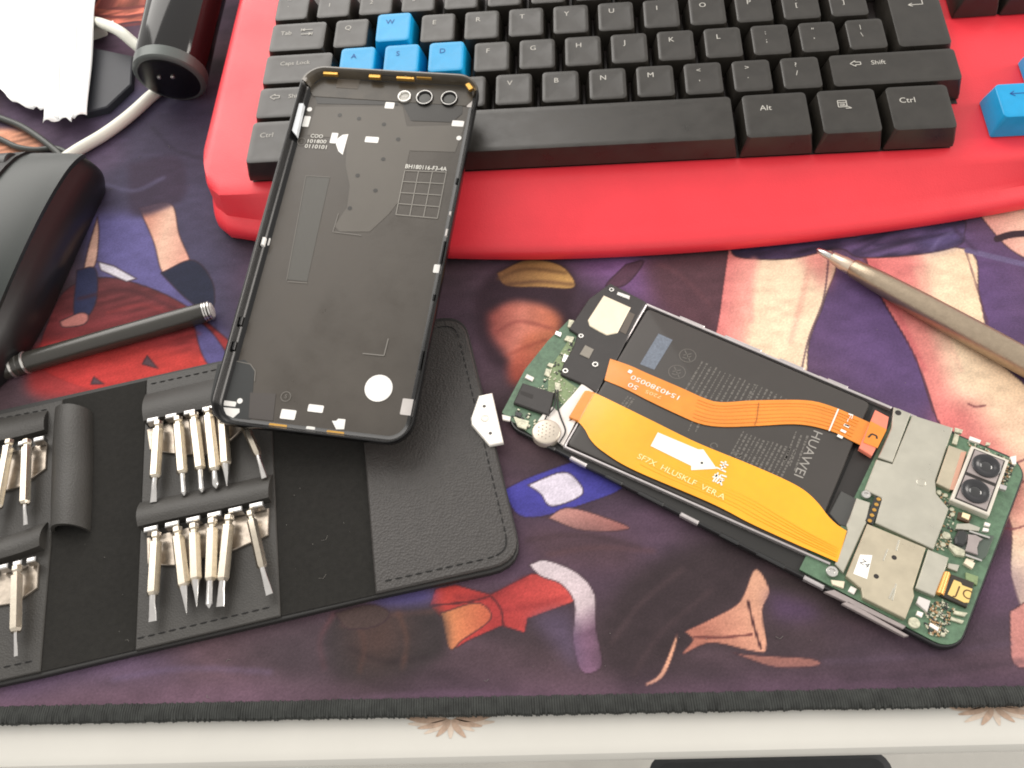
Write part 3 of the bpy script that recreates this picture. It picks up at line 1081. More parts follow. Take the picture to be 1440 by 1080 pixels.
strokes('printed_grid', [tuple(CL([a, b])) for a, b in segs], 0.3, Z1, mat('grid_print', (140, 136, 129), 0.5), cov)


def ctext(s, px0, px1, hgt, M=M_white):
    a, b = CF.hit(*px0, Z1), CF.hit(*px1, Z1)
    vs, _ = text_data(s, 1.0)
    wd = max(v[0] for v in vs) - min(v[0] for v in vs)
    ln = math.hypot(b[0] - a[0], b[1] - a[1])
    text('printed_text', s, 1.0 * hgt, (a[0] + b[0]) / 2, (a[1] + b[1]) / 2, Z1, M, cov, math.atan2(b[1] - a[1], b[0] - a[0]), ln / wd / hgt)


ctext('BH180116-F3-4A', (570, 234), (628, 238), 2.6)
ctext('COO', (437, 191), (454, 192), 2.3)
ctext('101800', (432, 198.5), (458, 199.5), 2.3)
ctext('0110101', (429.5, 205.5), (460, 207.5), 2.5)
# stickers: px, py, w, h
for px, py, a, b in ((443.8, 121.7, 7.5, 10), (431, 171, 9.5, 16), (469.8, 194.4, 9.5, 15.5), (523, 196.7, 19.5, 8.5), (548, 148.5, 13.5, 9.5), (644, 174, 17, 8.5),
                     (405.3, 583, 21.5, 12.5), (444, 574.6, 22, 9.5), (436.7, 603, 12.5, 5.5), (323, 567.7, 19, 6.5)):
    crect(px, py, a, b, M_wst)
crect(662, 146, 9.5, 11, M_pst)
crect(573.7, 572.6, 18.5, 21, M_pst)
for px, py, r in ((435.4, 154, 3.6), (645.4, 194.4, 3.6), (532.5, 546, 19.8), (337.4, 564, 4.0)):
    cdisc(px, py, r, M_wst)
patch('sticker', [(490, 189), (482, 218), (476, 213), (472.5, 203), (475, 195), (482, 190)], M_wst, 0.22)
patch('sticker', [(314, 573), (337, 575), (337, 580), (328, 588), (318, 583)], M_wst, 0.22)
patch('sticker', [(467, 592), (473, 592), (476, 589), (486, 590), (484, 604), (473, 604)], M_wst, 0.22)
patch('sticker', [(312, 586), (316, 583), (319, 590), (311, 591)], M_pst, 0.2)
crect(391, 599.5, 26, 5.5, M_gold, 0.3, 'gold_contact')
crect(471.7, 609, 25, 4.6, M_gold, 0.3, 'gold_contact')
# gold spring contacts on the sloping top wall
def lipbox(name, px, py, wd, ht, M, a=0.0):
    x_, y_ = CF.hit(px, py, -1.6)
    bm_ = bmesh.new()
    add_box(bm_, x_, y_, -1.9, wd * 0.275, ht * 0.3, 1.4, a, 0.12)
    return finish(bm_, name, M, cov)


for px, py, a, b in ((465, 103.5, 22, 4), (527, 107.5, 17, 5), (570, 110, 26, 3.5), (597, 107, 22, 7), (660, 122, 12, 6)):
    lipbox('gold_contact', px, py, a, b, M_gold, -0.9 if px > 650 else 0.0)
for px, py in ((590, 104), (598, 105), (605, 105.5), (571, 105)):
    lipbox('spring_pin', px, py, 2.5, 6, M_steel)
lipbox('dark_notch', 524, 101, 18, 5, M_crim)
lipbox('dark_notch', 548, 104, 20, 6, M_film2)
# faint round marks
for px, py, r in ((402, 557.6, 7.0), (424, 199, 6.5)):
    x, y = CF.hit(px, py, Z1)
    strokes('printed_ring', poly_path(circle(x, y, r * 0.25, 20), True), 0.22, Z1, M_line, cov)
    text('printed_text', 'S', 2.0, x, y, Z1, M_line, cov)
# two camera windows and the flash window
for px, py, R0, isf in ((568.8, 136, 10, 1), (597, 137.7, 12.6, 0), (631.7, 138.8, 12.4, 0)):
    x, y = CF.hit(px, py, FZ + 0.6)
    R = R0 * 0.275
    bm = bmesh.new()
    rings = [[(a, b, z) for a, b in circle(x, y, r, 28)] for r, z in ((R, FZ), (R, FZ + 0.9), (R * 0.93, FZ + 1.15), (R * 0.8, FZ + 1.15), (R * 0.7, FZ + 0.8), (R * 0.66, FZ + 0.3))]
    add_loft(bm, rings)
    cr = finish(bm, 'camera_ring', M_steel if isf else M_crim, cov, 40)
    prism('lens_window', circle(x, y, R * 0.64, 24), FZ + 0.25, FZ + 0.36, mat('flash_diffuser', (190, 188, 180), 0.3) if isf else mat('clear_window_grey', (92, 92, 90), 0.1), cr)
    if isf:
        for dx in (-0.6, 0.6):
            prism('diode', circle(x + dx, y, 0.42, 12), FZ + 0.36, FZ + 0.5, M_pst, cr)
    else:
        bm = bmesh.new()
        lathe_axis(bm, (x, y, FZ + 1.12), (x, y, FZ + 2), [(0, R * 0.95), (0.14, R * 0.93), (0.14, R * 0.87), (0, R * 0.84)], 28, False)
        finish(bm, 'bright_ring', M_steel, cr, 40)
# white notch of the side key and the small clips along both long walls
bm = bmesh.new()
q = CF.hits([(421, 146), (427, 146), (417, 191), (411, 184)], -1.6)
rings = [[(x, y, -3.4) for x, y in q], [(x, y, -1.3) for x, y in q]]
add_loft(bm, rings)
finish(bm, 'side_key_insert', mat('frosted_white', (214, 218, 222), 0.4), cov)
for px, py in ((375, 340), (343, 452), (333, 487)):
    x, y = CF.hit(px, py, -2)
    bm = bmesh.new()
    add_box(bm, -33.9, y, -2.2, 1.2, 3.4, 1.6, 0, 0.3)
    finish(bm, 'clip', M_wst if py == 340 else M_crim, cov)
for k, y in enumerate((28, 14, 6, -2, -20, -44)):
    bm = bmesh.new()
    add_box(bm, 34.0, y, -2.0, 0.9, (2.4, 1.6, 3.0, 9, 2.2, 7)[k], 1.2, 0, 0.25)
    finish(bm, 'clip', M_pst if k in (1, 2) else M_crim, cov)
x, y = CF.hit(616, 378, FZ + 0.3)
crect(614, 378, 9, 12, M_wst)
crect(376, 340, 8, 11, M_wst)
x, y = CF.hit(425, 613, -1)

# ================================================================ OPENED PHONE
PO = RY @ np.array([74.926, 141.057, 0.0])
PHF = Frame(PO, RY @ rot(-0.705, 0, 0))
ph = thing('opened_phone', PHF, 'opened phone with bare battery, orange ribbon cables and green circuit boards', 'phone')
LP, WP = 152.9, 72.05
PCX = 1.4                                               # the camera end reaches a little further
M_side = mat('phone_side_black', (30, 30, 31), 0.3, spec=0.6)
M_chas = mat('chassis_dark', (42, 41, 40), 0.5, 0.3)
M_rail = mat('chassis_silver_rail', (196, 190, 190), 0.35, 0.7, var=0.08, vs=0.4)
M_batt = mat('battery_wrap', (58, 54, 51), 0.45, var=0.06, vs=0.06, bump=0.03, bs=0.8)
M_bprint = mat('battery_grey_print', (98, 94, 89), 0.6)
M_bprint2 = mat('battery_brand_print', (146, 142, 136), 0.5)
M_pcb = mat('green_circuit_board', (84, 112, 88), 0.45, var=0.28, vs=0.5, bump=0.2, bs=1.5)
M_pcbl = mat('pale_green_board', (122, 140, 98), 0.45, var=0.22, vs=0.6, bump=0.2, bs=1.5)
M_shield = mat('shield_metal', (186, 183, 170), 0.36, 0.6, var=0.06, vs=0.08, bump=0.04, bs=0.2, rvar=0.1)
M_shield2 = mat('shield_metal_warm', (192, 182, 160), 0.34, 0.6, var=0.08, vs=0.1, bump=0.05, bs=0.2, rvar=0.1)
M_flex = mat('orange_ribbon', (220, 134, 42), 0.28, var=0.12, vs=0.1, bump=0.25, bs=0.15, spec=0.5, coat=0.4)
M_flexy = mat('yellow_ribbon', (240, 164, 20), 0.26, var=0.1, vs=0.05, bump=0.25, bs=0.12, spec=0.5, coat=0.5)
M_coral = mat('coral_connector_foam', (232, 128, 104), 0.5, var=0.08, vs=0.3)
M_blk = mat('matte_black_module', (50, 47, 46), 0.55, var=0.1, vs=0.2, bump=0.1, bs=2)
M_cream = mat('cream_plate', (228, 216, 192), 0.42, 0.15, var=0.05, vs=0.2)
M_whf = mat('white_flex_film', (234, 226, 220), 0.45, var=0.05, vs=0.3)
M_smd = mat('smd_pale', (190, 188, 166), 0.4, 0.3, var=0.35, vs=0.9)
M_smdd = mat('smd_dark', (44, 46, 46), 0.4)
M_cam = mat('camera_plate', (158, 148, 146), 0.4, 0.3, var=0.08, vs=0.4)
M_lens = mat('camera_lens_barrel', (34, 34, 37), 0.25, spec=0.6)
M_wire = mat('black_wire', (26, 24, 24), 0.5)
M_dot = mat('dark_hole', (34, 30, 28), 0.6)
PP = PHF.hits

# chassis: floor slab, side wall ring
bm = bmesh.new()
rings = []
for d, z, r in ((1.6, 0.02, 5.6), (0.5, 0.7, 6.6), (0.0, 1.6, 7.0), (0.1, 2.6, 7.0), (0.4, 3.1, 6.7), (0.8, 3.15, 6.3), (1.0, 3.0, 6.1), (1.05, 2.2, 6.0)):
    rings.append([(x, y, z) for x, y in rrect(LP - 2 * d, WP - 2 * d, r, 8, PCX)])
add_loft(bm, rings)
finish(bm, 'side_frame', M_side, ph, 40)
prism('chassis', rrect(LP - 2.4, WP - 2.4, 5.8, 8, PCX), 2.1, 2.6, M_chas, ph)
# clips along the two long sides
for k in range(9):
    x = -58 + k * 13.5
    for sy in (-1, 1):
        bm = bmesh.new()
        add_box(bm, x + (3 if sy > 0 else 0), sy * (WP / 2 - 0.55), 2.6, 6.2 if k % 3 else 9.0, 1.3, 1.7, 0, 0.35)
        finish(bm, 'clip', M_rail if (sy > 0 and k % 2) or (sy < 0 and k % 3 == 1) else M_side, ph)

# battery tray rails (thin silver ribs)
bL = PP([(909, 428), (1252, 573), (1166, 792), (794, 628)], 4.0)
rail = [bL[0], bL[1]], [bL[0], bL[3]], [bL[3], bL[2]]
for k, (a, b) in enumerate(rail):
    bm = bmesh.new()
    dx, dy = b[0] - a[0], b[1] - a[1]
    ln = math.hypot(dx, dy)
    add_box(bm, (a[0] + b[0]) / 2, (a[1] + b[1]) / 2, 3.3, ln + 0.8, 1.0 if k == 0 else 0.75, 1.9, math.atan2(dy, dx), 0.2)
    finish(bm, 'tray_rail', M_rail, ph)
bm = bmesh.new()
for t, w0 in ((0.2, 10), (0.42, 14), (0.62, 9), (0.8, 7)):
    p = lerp(bL[0], bL[1], t)
    add_box(bm, p[0], p[1] + 0.9, 3.4, w0, 0.9, 1.2, math.atan2(bL[1][1] - bL[0][1], bL[1][0] - bL[0][0]), 0.2)
finish(bm, 'rail_tab', M_rail, ph)

# battery
bq = PP([(911, 433), (1224, 566), (1137, 777), (797, 625)], 4.6)
bm = bmesh.new()
bq = bq[::-1]
rings = []
for d_, z_ in ((0.6, 2.62), (0.1, 3.2), (0.0, 4.0), (0.3, 4.5), (1.0, 4.62)):
    c4 = inset(bq, max(d_, 1e-4))[1]
    rr_ = []
    for i in range(4):
        p_, a_, b_ = c4[i], c4[i - 1], c4[(i + 1) % 4]
        s_, e_ = lerp(p_, a_, 1.6 / math.dist(p_, a_)), lerp(p_, b_, 1.6 / math.dist(p_, b_))
        for k in range(5):
            t_ = k / 4
            rr_.append(((1 - t_) ** 2 * s_[0] + 2 * t_ * (1 - t_) * p_[0] + t_ * t_ * e_[0], (1 - t_) ** 2 * s_[1] + 2 * t_ * (1 - t_) * p_[1] + t_ * t_ * e_[1], z_))
    rings.append(rr_)
add_loft(bm, rings)
bat = finish(bm, 'battery', M_batt, ph, 40)
ZB = 4.68
# small grey print on the battery: rows of fine marks, two round icons, recycling triangle, brand
rnd = random.Random(12)


def microprint(p0, p1, p2, rows, dens, seed):
    """rows of tiny marks; rows run p0->p1 across the battery, stepping p0->p2"""
    r = random.Random(seed)
    a, b, c = (PHF.hit(*q, ZB) for q in (p0, p1, p2))
    segs = []
    for i in range(rows):
        t = i / max(1, rows - 1)
        s = lerp(a, c, t)
        e = (s[0] + b[0] - a[0], s[1] + b[1] - a[1])
        ln = math.hypot(e[0] - s[0], e[1] - s[1])
        pos = r.uniform(0, 0.06)
        end = r.uniform(0.75, 1.0)
        while pos < end:
            w0 = r.uniform(0.35, 1.5) / ln
            segs.append((lerp(s, e, pos), lerp(s, e, min(1, pos + w0))))
            pos += w0 + r.uniform(0.2, 0.5) / ln
    bmm = bmesh.new()
    for (u, v) in segs:
        dx, dy = v[0] - u[0], v[1] - u[1]
        l = math.hypot(dx, dy) or 1
        hh = r.choice((0.2, 0.3, 0.38))
        nx, ny = -dy / l * hh, dx / l * hh
        bmm.faces.new([V(bmm, (u[0] + nx, u[1] + ny, ZB)), V(bmm, (u[0] - nx, u[1] - ny, ZB)), V(bmm, (v[0] - nx, v[1] - ny, ZB)), V(bmm, (v[0] + nx, v[1] + ny, ZB))])
    return tag(finish(bmm, 'fine_print', M_bprint, bat), kind='stuff')


microprint((988, 508), (962, 552), (1062, 540), 12, 1, 1)
microprint((1066, 540), (1052, 566), (1120, 566), 9, 1, 2)
microprint((1046, 606), (1022, 650), (1118, 632), 13, 1, 3)
microprint((1120, 606), (1098, 664), (1136, 612), 3, 1, 4)
microprint((975, 590), (968, 606), (984, 594), 2, 1, 5)
microprint((884, 556), (872, 572), (892, 560), 3, 1, 6)
for px, py in ((967, 500), (952, 523)):
    x, y = PHF.hit(px, py, ZB)
    strokes('icon', poly_path(circle(x, y, 2.9, 22), True), 0.28, ZB, M_bprint, bat)
    strokes('icon', [((x - 1.9, y + 1.6), (x + 1.8, y - 1.8)), ((x - 1.4, y - 0.6), (x + 0.8, y + 1.4)), ((x - 1.2, y - 1.5), (x + 0.2, y - 1.4)), ((x + 0.2, y - 1.4), (x + 1.2, y + 0.4))], 0.35, ZB, M_bprint, bat)
x, y = PHF.hit(1036, 640, ZB)
strokes('icon', poly_path([(x + 1.6 * math.cos(a), y + 1.6 * math.sin(a)) for a in (0.55, 2.64, 4.74)], True), 0.3, ZB, M_bprint, bat)
x, y = PHF.hit(1004, 627, ZB)
strokes('icon', poly_path([(x + 1.1 * math.cos(a), y + 1.1 * math.sin(a)) for a in np.linspace(0, 5, 9)]), 0.35, ZB, M_bprint, bat)
a, b = PHF.hit(1150, 607, ZB), PHF.hit(1122, 670, ZB)
vs, _ = text_data('HUAWEI', 1.0)
wd = max(v[0] for v in vs) - min(v[0] for v in vs)
text('brand_print', 'HUAWEI', 4.3, (a[0] + b[0]) / 2, (a[1] + b[1]) / 2, ZB + 0.02, M_bprint2, bat, math.atan2(b[1] - a[1], b[0] - a[0]), math.hypot(b[0] - a[0], b[1] - a[1]) / wd / 4.3)
# plain blue-grey ink block (the code printed there is left out)
q = PP([(926, 469), (946, 478), (920, 520), (900, 512)], ZB)
prism('ink_block', q, ZB - 0.05, ZB + 0.005, mat('blue_grey_ink', (104, 112, 124), 0.6, var=0.25, vs=1.2), bat)

# dark gap between battery and main board, its shade laid in as a dark strip
prism('gap_shade_strip', PP([(1228, 572), (1256, 586), (1245, 640), (1212, 715), (1192, 745), (1160, 770), (1140, 776)], 3.0), 2.6, 3.1, M_dot, ph)
prism('connector_cover', PP([(1183, 690), (1206, 702), (1196, 742), (1180, 738), (1166, 722)], 3.6), 2.6, 3.6, mat('dark_grey_cover', (72, 72, 70), 0.35), ph, 0.2)

# ---- lower daughter board with speaker module
prism('daughter_board', PP([(800, 450), (814, 454), (836, 545), (812, 572), (790, 590), (772, 628), (716, 590), (706, 580), (738, 520), (770, 480)], 3.2), 2.6, 3.3, M_pcb, ph)
prism('solder_mask_area', PP([(800, 478), (812, 482), (790, 530), (815, 548), (798, 572), (770, 552), (772, 520)], 3.5), 3.3, 3.5, M_pcbl, ph)
sp = prism('speaker_module', PP([(858, 398), (908, 424), (868, 504), (838, 552), (822, 541), (788, 526), (792, 512), (806, 488), (812, 470), (800, 462), (828, 420)], 4.6), 2.6, 4.6, M_blk, ph, 0.3)
prism('speaker_plate', PP([(849, 415), (887, 432), (868, 468), (853, 471), (843, 466), (829, 458), (826.5, 450)], 4.95), 4.55, 4.95, M_cream, sp, 0.25)
prism('speaker_port', PP([(884, 438), (893, 442), (880, 470), (872, 466)], 4.75), 4.55, 4.75, mat('port_mesh', (92, 84, 76), 0.6), sp)
prism('label_chip', PP([(823, 485), (835, 491), (828, 504), (815, 498)], 4.9), 4.55, 4.9, mat('grey_chip', (132, 126, 116), 0.5, var=0.1, vs=0.5), sp, 0.1)


def ring_screw(px, py, r, z, parent=None):
    x, y = PHF.hit(px, py, z)
    bmm = bmesh.new()
    rings = [[(a_, b_, zz) for a_, b_ in circle(x, y, rr, 18)] for rr, zz in ((r, z - 1.2), (r, z - 0.15), (r * 0.9, z), (r * 0.55, z), (r * 0.42, z - 0.45))]
    add_loft(bmm, rings)
    o_ = finish(bmm, 'screw', M_steel, parent or ph, 40)
    return o_


for px, py, r in ((860, 407, 1.0), (817, 472, 1.0), (795, 521, 1.1), (837, 512, 1.2)):
    ring_screw(px, py, r, 5.0)
prism('steel_contact', PP([(869, 410), (886, 416), (885, 421), (867, 414)], 4.9), 4.55, 4.9, M_steel, sp, 0.1)
for pts_, M_ in (([(800, 449), (812, 452), (810, 462), (798, 460)], M_smd), ([(782, 465), (790, 468), (788, 474), (780, 470)], M_steel),
                 ([(797, 472), (808, 474), (804, 482), (793, 478)], M_smd), ([(793, 498), (800, 500), (795, 510), (790, 508)], M_steel),
                 ([(741, 526), (751, 531), (748, 536), (738, 531)], M_whf), ([(768, 518), (776, 520), (772, 530), (765, 527)], M_smd),
                 ([(780, 537), (788, 539), (787, 550), (781, 552)], M_smd), ([(772, 510), (779, 512), (776, 517), (769, 514)], M_smd),
                 ([(706, 583), (718, 586), (717, 592), (707, 590)], M_whf), ([(725, 578), (734, 581), (732, 587), (724, 584)], M_smdd),
                 ([(722, 586), (744, 592), (740, 604), (728, 600)], M_smd)):
    prism('component', PP(pts_, 3.9), 3.25, 4.0, M_, ph, 0.1)
# usb connector block
usb = prism('usb_connector', PP([(735, 538), (780, 552), (772, 584), (722, 566)], 4.8), 2.6, 4.8, M_blk, ph, 0.35)
prism('slot', PP([(732, 549), (750, 555), (749, 561), (732, 554)], 4.86), 4.78, 4.83, M_dot, usb)
# white flexible film and the vibration motor
prism('white_film', PP([(822, 535), (834, 533), (841, 540), (836, 550), (822, 560), (800, 592), (812, 588), (792, 626), (784, 620), (778, 596), (756, 592), (770, 574), (778, 572), (784, 578), (804, 556)], 4.2), 3.3, 4.2, M_whf, ph, 0.12)
x, y = PHF.hit(768, 606, 5.4)
bm = bmesh.new()
rings = [[(a_, b_, z_) for a_, b_ in circle(x, y, r_, 32)] for r_, z_ in ((4.9, 2.6), (4.9, 4.9), (4.7, 5.25), (4.3, 5.4), (0.2, 5.42))]
add_loft(bm, rings)
mot = finish(bm, 'vibration_motor', mat('motor_steel', (196, 186, 172), 0.4, 0.6, var=0.06, vs=0.4), ph, 40)
bm = bmesh.new()
for i in range(-2, 3):
    for j in range(-2, 3):
        u, v = i * 1.45 + (0.7 if j % 2 else 0), j * 1.3
        if math.hypot(u, v) < 3.6:
            add_prism(bm, circle(x + u, y + v, 0.28, 8), 5.38, 5.44)
finish(bm, 'dimple', mat('dimple_grey', (150, 140, 128), 0.5), mot)
bm = bmesh.new()
for off in (-0.5, 0.5):
    pts = [PHF.hit(783 + off * 3, 548, 5), PHF.hit(782 + off * 5, 572, 5), PHF.hit(778 + off * 22, 588, 5), PHF.hit(782 + off * 26, 606, 5), PHF.hit(780 + off * 14, 622, 5)]
    add_tube(bm, spline([(p[0], p[1], 4.9) for p in pts], 6), 0.3, 8)
finish(bm, 'wire', M_wire, ph, 50)

# ---- main board (right end)
mx0 = PHF.hit(1240, 620, 3.2)[0]
pts = rrect(LP - 5, WP - 4.6, 7.5, 6)
pts = [p for p in pts if p[0] > mx0] + [(mx0, -WP / 2 + 2.3), (mx0 - 4, -WP / 2 + 2.3), (mx0 - 4, -WP / 2 + 11), (mx0, -WP / 2 + 14)]
cx_ = sum(p[0] for p in pts) / len(pts)
cy_ = sum(p[1] for p in pts) / len(pts)
pts = [(x_, y_) for x_, y_ in rrect(LP - 1.6, WP - 2.2, 6.0, 6, PCX) if x_ > 0]
hi = [p for p in pts if p[1] > 0]
lo = [p for p in pts if p[1] <= 0]
poly = [(mx0, WP / 2 - 1.1)] + sorted(hi, key=lambda p: math.atan2(p[1] - 20, p[0] - 55), reverse=True) + sorted(lo, key=lambda p: math.atan2(p[1] + 20, p[0] - 55), reverse=True) + [(mx0 - 5, -WP / 2 + 2.0), (mx0 - 5, -WP / 2 + 9), (mx0, -WP / 2 + 12)]
board = prism('main_board', poly, 2.6, 3.4, M_pcb, ph)

R5 = lambda pts_: [(1130 + a_ / 4.645, 560 + b_ / 4.645) for a_, b_ in pts_]
R6 = lambda pts_: [(1130 + a_ / 4.645, 700 + b_ / 4.645) for a_, b_ in pts_]
RC = lambda pts_: [(1300 + a_ / 10.286, 580 + b_ / 10.286) for a_, b_ in pts_]
RD = lambda pts_: [(1290 + a_ / 9.6, 680 + b_ / 9.6) for a_, b_ in pts_]
RE = lambda pts_: [(1260 + a_ / 7.713, 780 + b_ / 7.713) for a_, b_ in pts_]


def shield(pts_, z1, M_, name='shield', bev=0.25, z0=3.3):
    return prism(name, PP(pts_, z1), z0, z1, M_, ph, bev)


shield(R5([(590, 55), (702, 98), (582, 418), (488, 385), (575, 190)]), 5.0, M_shield)
shield(R5([(712, 108), (978, 192), (862, 535), (868, 622), (950, 720), (850, 985), (470, 812), (512, 650), (400, 596), (478, 398), (582, 428)]), 5.05, M_shield)
shield(R5([(952, 305), (1062, 345), (962, 598), (868, 552)]), 5.2, M_shield2, 'connector_plate')
shield(R5([(1030, 350), (1066, 348), (985, 600), (955, 595)]), 5.32, mat('flex_pinkish', (196, 150, 128), 0.4), 'camera_flex', 0.1, 5.1)
shield(R6([(348, 0), (436, 30), (412, 160), (262, 488), (206, 430), (290, 205), (282, 175), (312, 105)]), 4.9, M_shield)
sim = shield(R6([(418, 168), (800, 325), (716, 590), (724, 640), (666, 788), (388, 650), (378, 590), (278, 508)]), 5.3, M_shield2, 'sim_shield')
shield(R6([(815, 335), (950, 390), (925, 470), (858, 640), (732, 588)]), 5.15, M_shield)
# details on the shields
for pts_ in ([(370, 370), (450, 375), (415, 530), (325, 495)],):
    prism('sticker', PP(R6(pts_), 5.4), 5.28, 5.36, M_wst, sim)
a, b = PHF.hit(*R6([(375, 420)])[0], 5.4), PHF.hit(*R6([(425, 440)])[0], 5.4)
text('printed_text', 'Z4', 2.4, (a[0] + b[0]) / 2, (a[1] + b[1]) / 2, 5.38, M_smdd, sim, -0.2)
for px, py in R6([(592, 390), (475, 513)]):
    x, y = PHF.hit(px, py, 5.32)
    prism('hole', circle(x, y, 0.75, 14), 5.2, 5.33, M_dot, sim)
bm = bmesh.new()
for s in ([(605, 345), (625, 275)], [(520, 410), (550, 335)], [(580, 670), (605, 560)], [(560, 660), (590, 590)]):
    q = PP(R6(s), 5.35)
    dx, dy = q[1][0] - q[0][0], q[1][1] - q[0][1]
    add_box(bm, (q[0][0] + q[1][0]) / 2, (q[0][1] + q[1][1]) / 2, 5.3, math.hypot(dx, dy), 0.55, 0.24, math.atan2(dy, dx), 0.1)
finish(bm, 'pressed_rib', M_shield, sim)
x, y = PHF.hit(*R5([(768, 550)])[0], 5.05)
bm = bmesh.new()
rings = [[(a_, b_, z_) for a_, b_ in circle(x, y, r_, 20)] for r_, z_ in ((1.5, 4.9), (1.4, 5.1), (1.1, 5.2), (0.7, 5.12), (0.1, 5.1))]
add_loft(bm, rings)
finish(bm, 'pressed_dimple', M_shield, ph, 60)
x, y = PHF.hit(*R5([(618, 95)])[0], 5.0)
prism('hole', circle(x, y, 1.0, 16), 4.9, 5.06, M_dot, ph)
ring_screw(*R5([(410, 625)])[0], 1.35, 5.3)
ring_screw(*R6([(188, 478)])[0], 1.7, 4.8)
# gold pins of the battery connector
q = PP(R5([(490, 660), (432, 800)]), 5.0)
bm = bmesh.new()
add_box(bm, (q[0][0] + q[1][0]) / 2, (q[0][1] + q[1][1]) / 2, 4.5, math.hypot(q[1][0] - q[0][0], q[1][1] - q[0][1]) + 1.5, 2.4, 0.9, math.atan2(q[1][1] - q[0][1], q[1][0] - q[0][0]), 0.1)
bc = finish(bm, 'battery_connector', M_smdd, ph)
for k in range(5):
    x, y = lerp(q[0], q[1], k / 4)
    prism('gold_pin', circle(x, y, 0.62, 12), 4.9, 5.2, M_gold, bc, 0.1)

# ---- dual camera module
camf = PP(R5([(1100, 305), (1345, 400), (1215, 765), (960, 660)]), 6.2)
cm = prism('camera_module', camf, 3.3, 6.0, mat('camera_frame_pale', (214, 208, 196), 0.4, 0.4), ph, 0.3)
_, inn = inset(camf, 0.95)
prism('dark_gap', inn, 5.9, 6.06, M_dot, cm)
_, inn2 = inset(camf, 1.35)
inn2q = inn2
ordered = inn2q
# split into two plates, each carrying one lens
cen = [(sum(p[0] for p in ordered) / 4, sum(p[1] for p in ordered) / 4)]
ly = sorted(ordered, key=lambda p: p[1])
bot, top = ly[:2], ly[2:]
bot.sort()
top.sort()
ml, mr = lerp(bot[0], top[0], 0.5), lerp(bot[1], top[1], 0.5)
for A, B, lc in (((lerp(ml, top[0], 0.06), lerp(mr, top[1], 0.06), top[1], top[0]), 0, (1195, 440)), ((bot[0], bot[1], lerp(mr, bot[1], 0.06), lerp(ml, bot[0], 0.06)), 1, (1125, 605))):
    pl = prism('lens_plate', list(A), 6.0, 6.35, M_cam, cm, 0.15)
    x, y = PHF.hit(*R5([lc])[0], 6.7)
    R = 4.15
    bm = bmesh.new()
    rings = [[(a_, b_, z_) for a_, b_ in circle(x, y, r_, 30)] for r_, z_ in ((R, 6.2), (R, 6.75), (R * 0.94, 6.9), (R * 0.72, 6.9), (R * 0.6, 6.6), (R * 0.5, 6.55), (R * 0.42, 6.4))]
    add_loft(bm, rings)
    ln_ = finish(bm, 'lens_barrel', M_lens, pl, 35)
    bm = bmesh.new()
    rings = [[(a_, b_, z_) for a_, b_ in circle(x, y, max(0.02, R * 0.45 * math.sin(t_)), 20)] for t_, z_ in ((t_, 6.35 + 0.45 * math.cos(t_)) for t_ in (1.57, 1.2, 0.8, 0.4, 0.0))]
    add_loft(bm, rings)
    finish(bm, 'lens_glass', M_glassd, pl, 60)
tabp = PP(R5([(1285, 560), (1330, 575), (1322, 600), (1280, 588)]), 5.8)
prism('bracket_tab', tabp, 4.6, 5.8, M_rail, cm)
# ---- named components round the camera and the jack
for pts_, M_, z1 in ((RC([(660, 340), (825, 400), (800, 445), (650, 395)]), M_whf, 4.4), (RC([(445, 215), (560, 250), (540, 300), (440, 280)]), M_smd, 4.3),
                     (RC([(440, 300), (505, 325), (470, 470), (400, 440)]), M_smd, 4.2), (RC([(1240, 640), (1330, 620), (1330, 745), (1280, 750)]), M_whf, 4.2),
                     (RC([(900, 425), (960, 440), (945, 475), (885, 470)]), M_smd, 4.2),
                     (RD([(540, 540), (700, 535), (850, 590), (830, 640), (690, 625), (520, 610)]), M_shield, 4.9), (RD([(915, 515), (990, 540), (975, 580), (905, 560)]), M_whf, 4.2),
                     (RD([(895, 590), (970, 610), (960, 650), (880, 640)]), M_whf, 4.2), (RD([(440, 800), (650, 900), (640, 980), (520, 960), (430, 850)]), M_smd, 4.7),
                     (RD([(660, 1010), (770, 1030), (740, 1080), (630, 1075)]), M_cream, 4.4), (RE([(770, 35), (860, 90), (830, 150), (735, 90)]), M_cream, 4.5),
                     (RE([(570, 90), (690, 110), (665, 180), (560, 140)]), M_shield, 4.4), (RE([(250, 450), (375, 500), (340, 620), (222, 520)]), M_pst, 4.5),
                     (RE([(235, 605), (300, 630), (280, 680), (218, 650)]), M_whf, 4.1), (RE([(375, 735), (470, 790), (455, 830), (360, 770)]), M_whf, 4.1),
                     (RE([(640, 605), (780, 630), (745, 670), (620, 640)]), M_smd, 4.1), (RE([(600, 670), (740, 715), (720, 745), (590, 705)]), M_smd, 4.1),
                     (RE([(760, 190), (895, 235), (880, 330), (760, 270)]), M_pcbl, 4.2), (R6([(180, 535), (270, 545), (262, 590), (190, 565)]), M_cream, 4.2),
                     (R6([(310, 575), (350, 595), (330, 630), (290, 608)]), M_whf, 4.0)):
    prism('component', PP(pts_, z1), 3.3, z1, M_, board, 0.12)
x, y = PHF.hit(*RE([(200, 735)])[0], 4.3)
prism('coin_contact', circle(x, y, 1.6, 18), 3.3, 4.3, M_smd, board, 0.15)
for px, py, r in ((*RD([(395, 700)])[0], 1.25), (*RD([(350, 820)])[0], 0.8), (*RD([(470, 345)])[0], 0.7), (*RD([(475, 415)])[0], 0.7), (*RD([(295, 115)])[0], 0.8), (*RD([(385, 155)])[0], 0.7), (*RE([(512, 865)])[0], 0.6)):
    x, y = PHF.hit(px, py, 4.0)
    prism('test_point', circle(x, y, r, 14), 3.3, 4.0, M_smd, board, 0.12)
